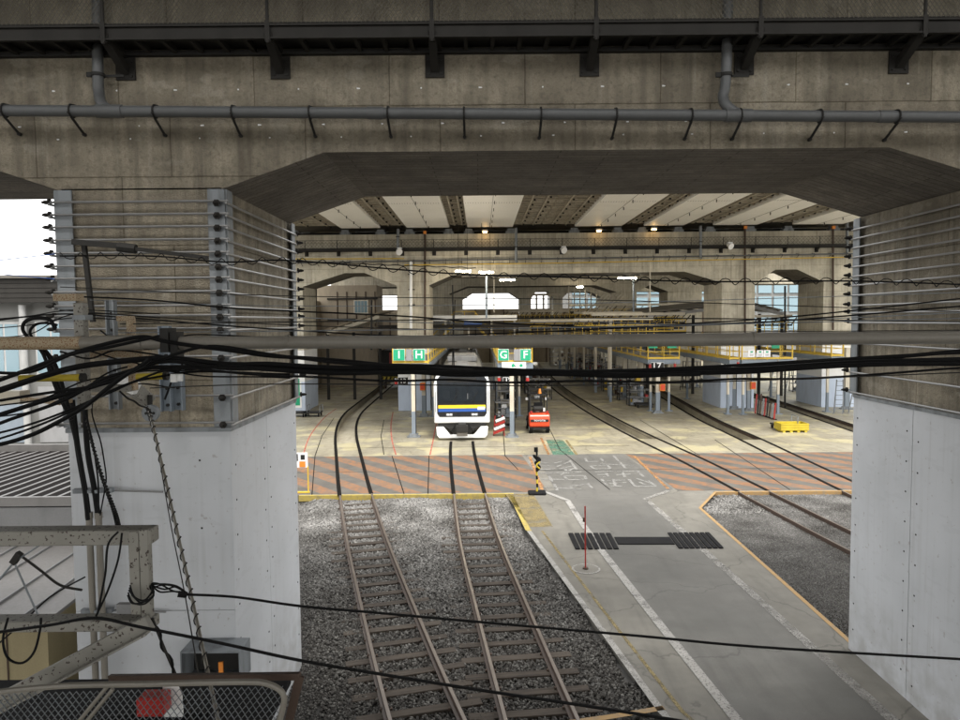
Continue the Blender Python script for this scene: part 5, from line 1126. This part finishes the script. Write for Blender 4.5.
# conduits rising on the clad pier
for px,lb in ((89,'left one of two grey conduits on the clad pier'),(98.5,'right one of two grey conduits on the clad pier')):
    a = D(px,516,9.35); b = (a[0],a[1],-.9); t = thing('conduit', lb, 'conduit', a); part('tube', MB().cyl(a,b,.042,12), M['pipe'], t, smooth=True); part('end_collar', MB().cyl((a[0],a[1],a[2]-.03),(a[0],a[1],a[2]+.05),.05,12), M['pipe'], t, smooth=True)
    part('black_cable', MB().tube(spline([D(px-17+ (3 if px>95 else 0),400,9.3),D(px-11,450,9.32),D(px-4,490,9.34),D(px,520,9.35)],6),.036,8), M['black'], t, smooth=True)
for y_,x0,x1,lb in ((491,74,163,'upper steel conduit bracket with thin rod on the clad pier'),(611,82,166,'lower steel conduit bracket on the clad pier')):
    a = D(x0,y_,9.42); b = D(113,y_-1,9.42); t = thing('pipe_bracket', lb, 'bracket', a); part('channel', MB().bar(a,b,.06,.07,(0,1,0)), M['galv'], t); part('rod', MB().cyl((b[0],b[1]+.05,b[2]-.02),D(x1,y_+1,9.47),.013,6), M['rod'], t)
    for px in (89,98.5): q = D(px,y_,9.35); part('saddle_clip', MB().cyl((q[0],q[1],q[2]-.02),(q[0],q[1],q[2]+.02),.055,10), M['galv'], t)
# hood box on the cladding
a = D(181,650,9.56); t = thing('cable_hood', 'open grey sheet steel hood at the foot of the clad pier', 'cable hood', a)
x0,x1,z0,z1 = D(180,655,9.15)[0],D(240,655,9.15)[0],D(200,684,9.15)[2],D(200,652,9.15)[2]
for nm,bx in (('top_plate',(x0,x1,9.15,9.565,z1-.02,z1)),('side_plate',(x0,x0+.02,9.15,9.565,z0,z1-.021)),('side_plate',(x1-.02,x1,9.15,9.565,z0,z1-.021)),('bottom_plate',(x0,x1,9.15,9.565,z0-.02,z0-.001)),('back_plate',(x0+.021,x1-.021,9.54,9.56,z0,z1-.021))): part(nm, MB().box(*bx), M['galv' if nm!='back_plate' else 'dark'], t)
part('yellow_tab', MB().box((x0+x1)/2+.05,(x0+x1)/2+.11,9.3,9.33,z0,z0+.22), M['orange'], t)
# chain-link guard at the lower left
def chainlink(name, label, P, nu, nv, frame):
    t = thing(name, label, 'guard fence', P[0]); P = [Vector(q) for q in P]
    def q_(u,v): return (P[0]*(1-u)+P[1]*u)*(1-v)+(P[3]*(1-u)+P[2]*u)*v
    mb = MB(); w_ = Vector((0,0,.003)); d_ = Vector((0,.005,0))
    for r in range(nv):
        b0 = len(mb.v)
        for i in range(nu*2+1):
            c = q_(i/(nu*2), min(1,(r+(.5+.46*(1 if (i+r)%2 else -1)))/nv)); 
            mb.v += [tuple(c-w_),tuple(c+d_),tuple(c+w_),tuple(c-d_)]
        for i in range(nu*2):
            a = b0+4*i
            for j in range(4): mb.f.append((a+j,a+4+j,a+4+(j+1)%4,a+(j+1)%4))
    part('wire_mesh', mb, M['galv'], t, kind='stuff'); part('top_rail', MB().tube(spline(frame,6),.018,8), M['pipe'], t, smooth=True); return t
YG = 4.0
fr_ = [D(-20,694,YG),D(60,686,YG),D(150,684,YG),D(240,682,YG),D(268,684,YG),D(283,694,YG),D(282,712,YG),D(272,742,YG)]
CLK = chainlink('chain_link_guard','chain link guard panel with rounded rail in the lower left corner',[D(-20,760,YG),D(272,760,YG),D(283,686,YG),D(-20,694,YG)],44,16,fr_)
part('diagonal_rail', MB().cyl(D(107,687,YG),D(62,742,YG),.012,8).cyl(D(113,689,YG),D(70,742,YG),.012,8), M['pipe'], CLK); part('corner_plate', MB().bar(D(300,676,YG+.1),D(284,742,YG+.1),.05,.02,(0,1,0)), M['rust'], CLK)
part('back_rail', MB().bar(D(110,678,YG+.5),D(300,676,YG+.1),.03,.04), M['rust'], CLK)
t = thing('access_deck', 'dark steel access deck behind the chain link guard', 'deck', (-3.3,5.2,3.0)); part('deck_plate', MB().box(-5.2,-1.62,4.3,5.75,3.25,3.3), M['blackm'], t); part('toe_board', MB().box(-5.2,-1.62,4.25,4.299,3.2,3.36), M['dark'], t)
part('deck_hoop', MB().tube(spline([(-4.9,5.0,3.25),(-3.5,5.0,3.3),(-2.6,5.1,3.35),(-2.1,5.2,3.3)],5),.03,6).tube(spline([(-4.9,5.1,3.2),(-3.6,5.1,3.24),(-2.8,5.1,3.28)],5),.03,6), M['black'], t)
c = D(154,703,5.0); tag(part('crate', MB().cbox(c,(.2,.14,.14)), M['red'], None, 'small red box behind the chain link guard', bevel=.01), cat='box')
c = D(173,697,5.1); tag(part('paper_sheet', MB().cbox(c,(.14,.02,.3)), M['white'], None, 'white sheet of paper behind the chain link guard'), cat='paper')
# bracket steelwork on the strapped pier
t = thing('cable_support_post', 'pale square post carrying the cables before the strapped pier', 'post', D(82,410,7.2))
part('shaft', MB().box(D(77.5,350,7.2)[0],D(87,350,7.2)[0],7.15,7.25,D(82,409,7.2)[2],D(82,303,7.2)[2]), M['beige'], t, bevel=.005); part('crosshead', MB().box(D(57,297,7.2)[0],D(80,297,7.2)[0],7.13,7.27,D(70,301,7.2)[2],D(70,294,7.2)[2]), M['tan'], t); part('strap_band', MB().box(D(76,317,7.2)[0],D(89,317,7.2)[0],7.13,7.27,D(82,320,7.2)[2],D(82,315,7.2)[2]), M['galv'], t)
t = thing('cable_support_post', 'shorter tan post hooked over the grey pipe', 'post', D(132,385,7.5))
part('shaft', MB().box(D(129.5,350,7.5)[0],D(134.5,350,7.5)[0],7.45,7.55,D(132,390,7.5)[2],D(132,318,7.5)[2]), M['tan'], t); part('hook_arm', MB().box(D(118,318,7.5)[0],D(133,318,7.5)[0],7.46,7.54,D(132,321,7.5)[2],D(132,316,7.5)[2]), M['tan'], t); part('shelf_bar', MB().box(D(88,352,7.5)[0],D(147,352,7.5)[0],7.4,7.6,D(120,357,7.5)[2],D(120,350,7.5)[2]), M['tan'], t); part('lower_shelf_bar', MB().box(D(88,387,7.5)[0],D(134,387,7.5)[0],7.4,7.6,D(120,391,7.5)[2],D(120,385,7.5)[2]), M['beige'], t)
t = thing('swing_bracket', 'black steel swing bracket on the strapped pier face', 'steel arm', D(75,242,9.2))
part('arm', MB().bar(D(74,242,9.2),D(132,247,9.1),.1,.07).bar(D(120,247,9.0),D(208,258,9.0),.05,.05), M['dark'], t); part('strut', MB().bar(D(84,244,9.2),D(93,322,9.2),.055,.05,(0,1,0)), M['dark'], t); part('arm_fitting', MB().cyl(D(118,247,9.0),D(136,249,9.0),.06,8), M['dark'], t)
def channel(lb, x0,x1,y0,y1,Y,mt='galv'):
    a = D(x0,y1,Y); b = D(x1,y0,Y); t = thing('wall_channel', lb, 'steel channel', a)
    part('web', MB().box(a[0],b[0],Y,Y+.02,a[2],b[2]), M[mt], t); part('flange', MB().box(a[0],a[0]+.015,Y-.08,Y-.001,a[2],b[2]), M[mt], t); part('flange', MB().box(b[0]-.015,b[0],Y-.08,Y-.001,a[2],b[2]), M[mt], t)
    mb = MB(); z = a[2]+.08
    while z < b[2]: mb.cyl(((a[0]+b[0])/2,Y-.03,z),((a[0]+b[0])/2,Y,z),.022,6); z += .22
    part('bolts', mb, M['dark'], t, kind='stuff')
channel('upper galvanised channel on the strapped pier left of the pipe hook',109,116,300,336,9.3); channel('short lower galvanised channel on the strapped pier',112,120,358,409,9.3); channel('dark channel under the grey pipe on the strapped pier',163,171,326,411,9.25,'bsteel'); channel('second dark channel right of the first under the grey pipe',173,183,340,410,9.3,'bsteel')
for x0,x1,yy,Y,lb in ((20,81,378.5,7.1,'long yellow insulator sleeve left of the pale post'),(137,164,377,7.3,'short yellow insulator sleeve under the grey pipe')):
    tt = thing('insulator_sleeve', lb, 'insulator', D(x0,yy,Y)); part('sleeve', MB().cyl(D(x0,yy,Y),D(x1,yy-1,Y),.036,12), M['byellow'], tt, smooth=True); part('end_cap', MB().cyl(D(x1,yy-1,Y),D(x1+4,yy-1,Y),.045,12), M['dark'], tt, smooth=True)
t = thing('lamp_fitting', 'tilted white ballast box with lamp under the pipe on the strapped pier', 'lamp', D(130,385,8.2))
part('ballast_box', MB().bar(D(118,379,8.2),D(137,389,8.2),.12,.14), M['white'], t); part('lamp_body', MB().bar(D(128,384,8.4),D(150,402,8.6),.16,.16), M['beige'], t, bevel=.02); part('lamp_neck', MB().cyl(D(150,395,8.5),D(150,408,8.5),.03,8), M['dark'], t)
c = D(151,413,8.4); t = thing('round_insulator', 'round grey disc insulator hanging on the strapped pier', 'insulator', c); part('disc', MB().cyl((c[0],c[1]-.03,c[2]),(c[0],c[1]+.03,c[2]),.1,20), M['galv'], t, smooth=True)
for a_ in (-.045,0,.045): part('disc_hole', MB().cyl((c[0]+a_,c[1]-.036,c[2]),(c[0]+a_,c[1]-.031,c[2]),.018,10), M['dark'], t)
t = thing('clamp_block', 'dark clamp gripping the grey pipe right of the tan post', 'clamp', D(170,340,7.0))
part('jaw', MB().box(D(164,330,7)[0],D(172,330,7)[0],6.9,7.1,D(168,352,7)[2],D(168,328,7)[2]), M['dark'], t); part('jaw', MB().box(D(173,330,7)[0],D(180,330,7)[0],6.92,7.08,D(168,358,7)[2],D(168,332,7)[2]), M['dark'], t); part('insulator_pin', MB().cyl(D(174,382,7),D(174,374,7),.035,10).cyl(D(180,381,7),D(180,374,7),.03,10), M['white'], t)
t = thing('junction_box', 'brown boxes and pale plank on the building side of the cables', 'junction box', D(15,395,9.0)); part('box', MB().cbox(D(15,397,9.0),(.26,.2,.17)), M['cream'], t); part('plank', MB().bar(D(28,397,9),D(66,402,9),.3,.05), M['tan'], t)
# cables --------------------------------------------------------------------------
def cable(label, pts, r, Y=7.0, mat='black', wob=0, n=6, cat='cable', grp=None, sub=8, tw=0):
    P_ = [Vector(D(x,y,(Y if not isinstance(Y,(list,tuple)) else Y[0]+(Y[1]-Y[0])*i/(len(pts)-1)))) for i,(x,y) in enumerate(pts)]
    P_ = spline(P_, sub); rd = random.Random(len(label))
    if wob: P_ = [q+Vector((0,math.sin(i*.9+r*900)*wob*.6,math.sin(i*.55+r*700)*wob)) for i,q in enumerate(P_)]
    o = part('cable', MB().tube(P_, r, n), M[mat], None, label, smooth=True, cat=cat, group=grp); return o, P_
def helix(o, P_, R_, pitch, r, mat='black', name='spiral_wire'):
    L = [0]; 
    for a,b in zip(P_,P_[1:]): L.append(L[-1]+(b-a).length)
    n = int(L[-1]/pitch*8); pts = []; j = 0
    for i in range(n+1):
        s = L[-1]*i/n
        while j < len(L)-2 and L[j+1] < s: j += 1
        f = (s-L[j])/max(L[j+1]-L[j],1e-6); c = P_[j].lerp(P_[j+1],f); d = (P_[j+1]-P_[j]).normalized()
        u = d.orthogonal().normalized() if abs(d.z) > .8 else Vector((0,0,1)); v = d.cross(u).normalized(); u = v.cross(d)
        a = 2*math.pi*s/pitch; pts.append(c+(u*math.cos(a)+v*math.sin(a))*R_)
    ch = part(name, MB().tube(pts, r, 5), M[mat], None); ch.parent = o
cable('thick black cable topmost of the bundle below the grey pipe',[(-15,385),(60,358),(130,338),(165,341),(230,351),(290,357),(400,366),(480,371.5),(600,372),(700,371),(800,364),(975,350)],.022,6.9,wob=.006)
cable('thickest black cable in the middle of the bundle',[(-15,394),(80,367),(150,359),(230,364),(290,366),(400,369.5),(480,371.5),(600,373),(700,371.5),(800,366.5),(975,359)],.033,6.8,wob=.008)
cable('black cable twisted along the underside of the bundle',[(-15,418),(70,394),(130,373),(180,366),(290,371),(400,373),(480,374),(600,375),(700,374),(800,368),(975,363)],.024,6.75,wob=.01)
cable('lowest thin black cable under the bundle',[(-15,444),(70,412),(130,382),(190,369),(290,377),(400,380),(480,381),(580,382),(700,380.5),(800,378),(975,368)],.012,6.7,wob=.01)
cable('black cable crossing the left of the bundle upward',[(-15,402),(90,387),(140,368),(180,352),(230,347),(290,358),(400,365),(600,370),(975,353)],.016,6.6,wob=.01)
cable('slack black cable looping under the tan post',[(-15,430),(60,401),(110,377),(160,363),(230,368),(300,371),(480,373),(700,374)],.018,6.65,wob=.01)
cable('steep black cable falling to the left edge below the posts',[(-15,447),(40,432),(90,402),(130,372),(150,360)],.022,6.5,wob=.008); cable('black cable sweeping from the pale post to the left edge',[(-15,372),(30,372),(70,355),(110,347),(160,336)],.016,6.4)
cable('thin black wire rising to the upper right edge',[(-15,322),(60,314),(130,318),(230,326),(290,330),(400,336),(480,334),(600,329),(700,323),(800,316),(975,297)],.009,7.6); cable('second thin wire just under the rising one',[(60,296),(150,300),(230,308),(290,311),(400,316),(480,322),(600,327),(700,325),(800,319.5),(975,305)],.010,7.7)
cable('pale thin wire across the depot opening',[(290,317),(400,322),(480,323),(600,322),(700,324),(975,312)],.006,7.8,'galv')
o,P_ = cable('thin cable wrapped in a loose spiral across the upper opening',[(60,256),(150,256),(225,262),(290,260.5),(410,270.5),(480,275),(560,277),(700,281.5),(850,281),(975,285)],.010,8.2); helix(o,P_,.038,.235,.0055)
cable('blue thin wire leaving left above the cornice',[(-15,262),(55,254)],.006,9.3,'tb'); cable('second blue thin wire leaving left',[(-15,273),(55,279)],.006,9.3,'tb')
for k,(a,b) in enumerate([(318,314),(327,322),(336,318)]): cable(['upper','middle','lower'][k]+' dark wire running to the left edge over the facade',[(-15,a+2),(30,a-2),(75,b-4),(160,b)],.007,8.4)
cable('black loop of cable hanging at the left of the strap',[(55,330),(50,320),(35,318),(25,322),(23,330),(30,340),(42,352),(50,372),(60,398),(72,420)],.022,8.0); cable('inner black loop of cable beside the strap',[(57,325),(45,323),(35,325),(30,333),(38,345),(48,356),(56,380),(66,402)],.016,8.05)
cable('thick black cable dropping left of the pale post',[(40,345),(55,365),(66,400),(76,440),(82,470),(88,520)],.026,8.6)
cable('thin black tie wire crossing the lower bundle',[(-15,418),(30,412),(60,400),(100,382)],.008,6.3)
o,P_ = cable('guy wire wrapped in spiral from the disc insulator to the bottom edge',[(148,408),(154,430),(170,500),(188,580),(203,650),(219,725)],.014,[8.2,4.6],'pipe'); helix(o,P_,.022,.16,.006,'darkn')
cable('thin twisted wire left of the spiral guy wire',[(155,432),(170,520),(184,590),(196,660),(206,725)],.0055,[8.2,4.6],'darkn')
o,P_ = cable('black wrapped wire from the strap foot to the beige frame',[(86,420),(100,470),(114,510),(119,530)],.010,[8,4.7],'darkn'); helix(o,P_,.015,.1,.006)
for k,pts in enumerate(([(118,532),(108,545),(105,575),(98,612)],[(122,533),(118,560),(108,590),(96,616)])): cable(['left','right'][k]+' cable hanging from the beige rail end',pts,.007,4.42)
o,P_ = cable('twin dark guy wires falling below the beige frame',[(152,618),(165,650),(182,690),(194,725)],.010,4.5,'darkn'); helix(o,P_,.014,.2,.008)
# knotted stay wires across the tracks
cable('upper stay wire crossing the tracks near the bottom',[(186,594.5),(235,597),(300,606),(380,613),(480,622),(640,636),(760,647),(975,660)],.0085,4.6); cable('lower stay wire crossing the tracks to the bottom edge',[(-15,634),(50,625),(95,618),(140,627),(220,643),(298,660),(380,674),(480,690),(600,708),(700,724)],.0095,4.2)
t = thing('wire_knot', 'knot of black wire loops around the beige upright', 'wire knot', D(155,592,4.45))
rk = random.Random(5)
J = lambda s: rk.uniform(-s,s)
for k in range(5): part('wire_loop', MB().tube(spline([D(130-k*.6,585+k*2.5,4.44),D(134+J(2),596+k*1.6+J(2),4.42),D(144+J(2),599+k+J(2),4.4),D(153+J(1),592+k+J(3),4.42),D(152+J(2),586+J(3),4.5),D(162+J(3),588+J(4.5),4.5),D(174+J(3),590+J(4),4.55),D(188,594,4.6)],5),.0055,6), M['black'], t, smooth=True)
part('turnbuckle', MB().cyl(D(178,594,4.58),D(187,595,4.6),.022,8), M['black'], t)
# slack loops at the lower left
cable('black loop hanging under the beige bottom rail',[(8,618),(3,640),(8,658),(22,663),(34,652),(40,630),(41,618)],.008,4.3); cable('grey cable draped over the tin roof',[(20,555),(40,570),(60,585),(82,590)],.012,6.5,'darkn'); cable('dark cable along the tin roof toward the pier',[(-15,655),(20,625),(50,597),(85,577)],.011,8.5,'black')
t = thing('stay_clamp', 'small dark clamp and forked stay above the tin roof', 'clamp', D(15,560,6)); part('clamp_body', MB().bar(D(13,563,6),D(20,553,6),.05,.05), M['darkn'], t); part('stay', MB().cyl(D(-5,585,6),D(14,562,6),.01,6).cyl(D(14,562,6),D(38,615,6),.009,6).cyl(D(14,562,6),D(40,545,6),.008,6), M['galv'], t)
# hanging poles in the depot
for px,y0,y1,Y,lb,mt in ((486.5,276,318,47,'dark hanging pole above the train','bsteel'),(494,276,312,50,'thin pale hanging pole right of the dark one','cream'),(633.5,276,312,53.4,'dark pole on the pier right of centre','bsteel'),(650,262,312,47.5,'thin pale pole before the bright opening','cream'),(785,286,410,50.5,'dark pole in the right opening','darkn'),(371.5,300,350,50,'dark pole in the left bay','darkn'),(316,284,410,53,'dark vertical pipe at the edge of the left bay','darkn')):
    run('pole', lb, 'pole', [D(px,y0,Y),D(px,y1,Y)], .07 if 'thin' not in lb else .04, M[mt], 8)
t = thing('catenary_hanger', 'thin mast with twisted wire hanging before the train', 'wire', D(453,340,9)); part('wire', MB().cyl(D(452.5,285,9),D(454,372,9),.008,6).cyl(D(455,300,9),D(452,372,9),.006,6), M['darkn'], t)
tray = thing('cable_tray', 'long black cable tray under the second beam right of the lamps', 'cable tray', D(480,278,47)); part('tray', MB().bar(D(462,276.5,47),D(640,275,47),.12,.06), M['dark'], tray); part('tray_cable', MB().tube(spline([D(292+i*8,262+i*.28-.8*(i%2),47.3) for i in range(24)],3),.035,5), M['dark'], tray)

# many thin wires strung between the piers
LW = [([(-15,408),(40,399),(90,380),(150,371),(210,376),(290,378)],.009),([(-15,436),(50,418),(110,392),(150,378),(200,372),(290,374)],.013),([(99,514),(97,470),(90,430),(84,400),(96,380),(130,366),(170,362)],.010),
 ([(100,515),(106,478),(100,440),(92,412),(100,395),(140,384),(175,388)],.008),([(120,392),(128,398),(138,404),(146,408),(151,412)],.010),([(60,352),(90,358),(120,350),(160,356),(200,366)],.010),([(100,330),(120,345),(150,350),(172,342),(200,334),(290,340)],.008),([(165,400),(172,380),(182,366),(176,350),(168,338)],.011),([(-15,350),(40,347),(90,352),(130,362),(170,370),(220,368)],.008)]
LN = ['thin black cable low on the left of the bundle','black cable dipping left of the pale post under the bundle','black cable curling down the left edge of the strapped pier','slimmer black cable curling beside the pale post foot','short black lead from the ballast box to the disc insulator','short black lead between the pale post and the clamp','thin black lead looping over the grey pipe','black lead rising through the pipe clamp','thin black wire just under the tan pipe end']
for k,(pts,r) in enumerate(LW): cable(LN[k], pts, r, [7.1,7.9] if k in (2,3,4) else 7.15, wob=.006)
WR = [((90,300),(290,306),(600,303),(975,292),'galv',.005,8.0),((60,287),(290,296),(600,300),(975,312),'dark',.006,8.3),((120,324),(290,322),(600,318),(975,322),'dark',.007,7.5),((100,333),(290,331),(600,327),(975,318),'galv',.006,7.4),
 ((150,352),(290,352),(600,358),(975,345),'dark',.008,7.2),((100,362),(290,357),(600,362),(975,354),'dark',.007,7.1),((60,310),(290,325),(600,332),(975,330),'dark',.006,7.9),((150,388),(290,384),(600,385),(975,372),'dark',.006,6.6)]
for k,(a,b,c_,d,mt,r,Y) in enumerate(WR):
    if k in (4,5): continue
    cable(['pale wire highest of the straight wires over the depot','dark wire sloping down to the right over the depot arches','thin dark wire just above the grey pipe on the right','pale wire close above the grey pipe','thin dark wire close below the grey pipe','dark wire between the grey pipe and the cable bundle','dark wire sagging from the strap toward the right pier','lone thin wire under the thick bundle'][k], [a,b,c_,d], r, Y, mt)
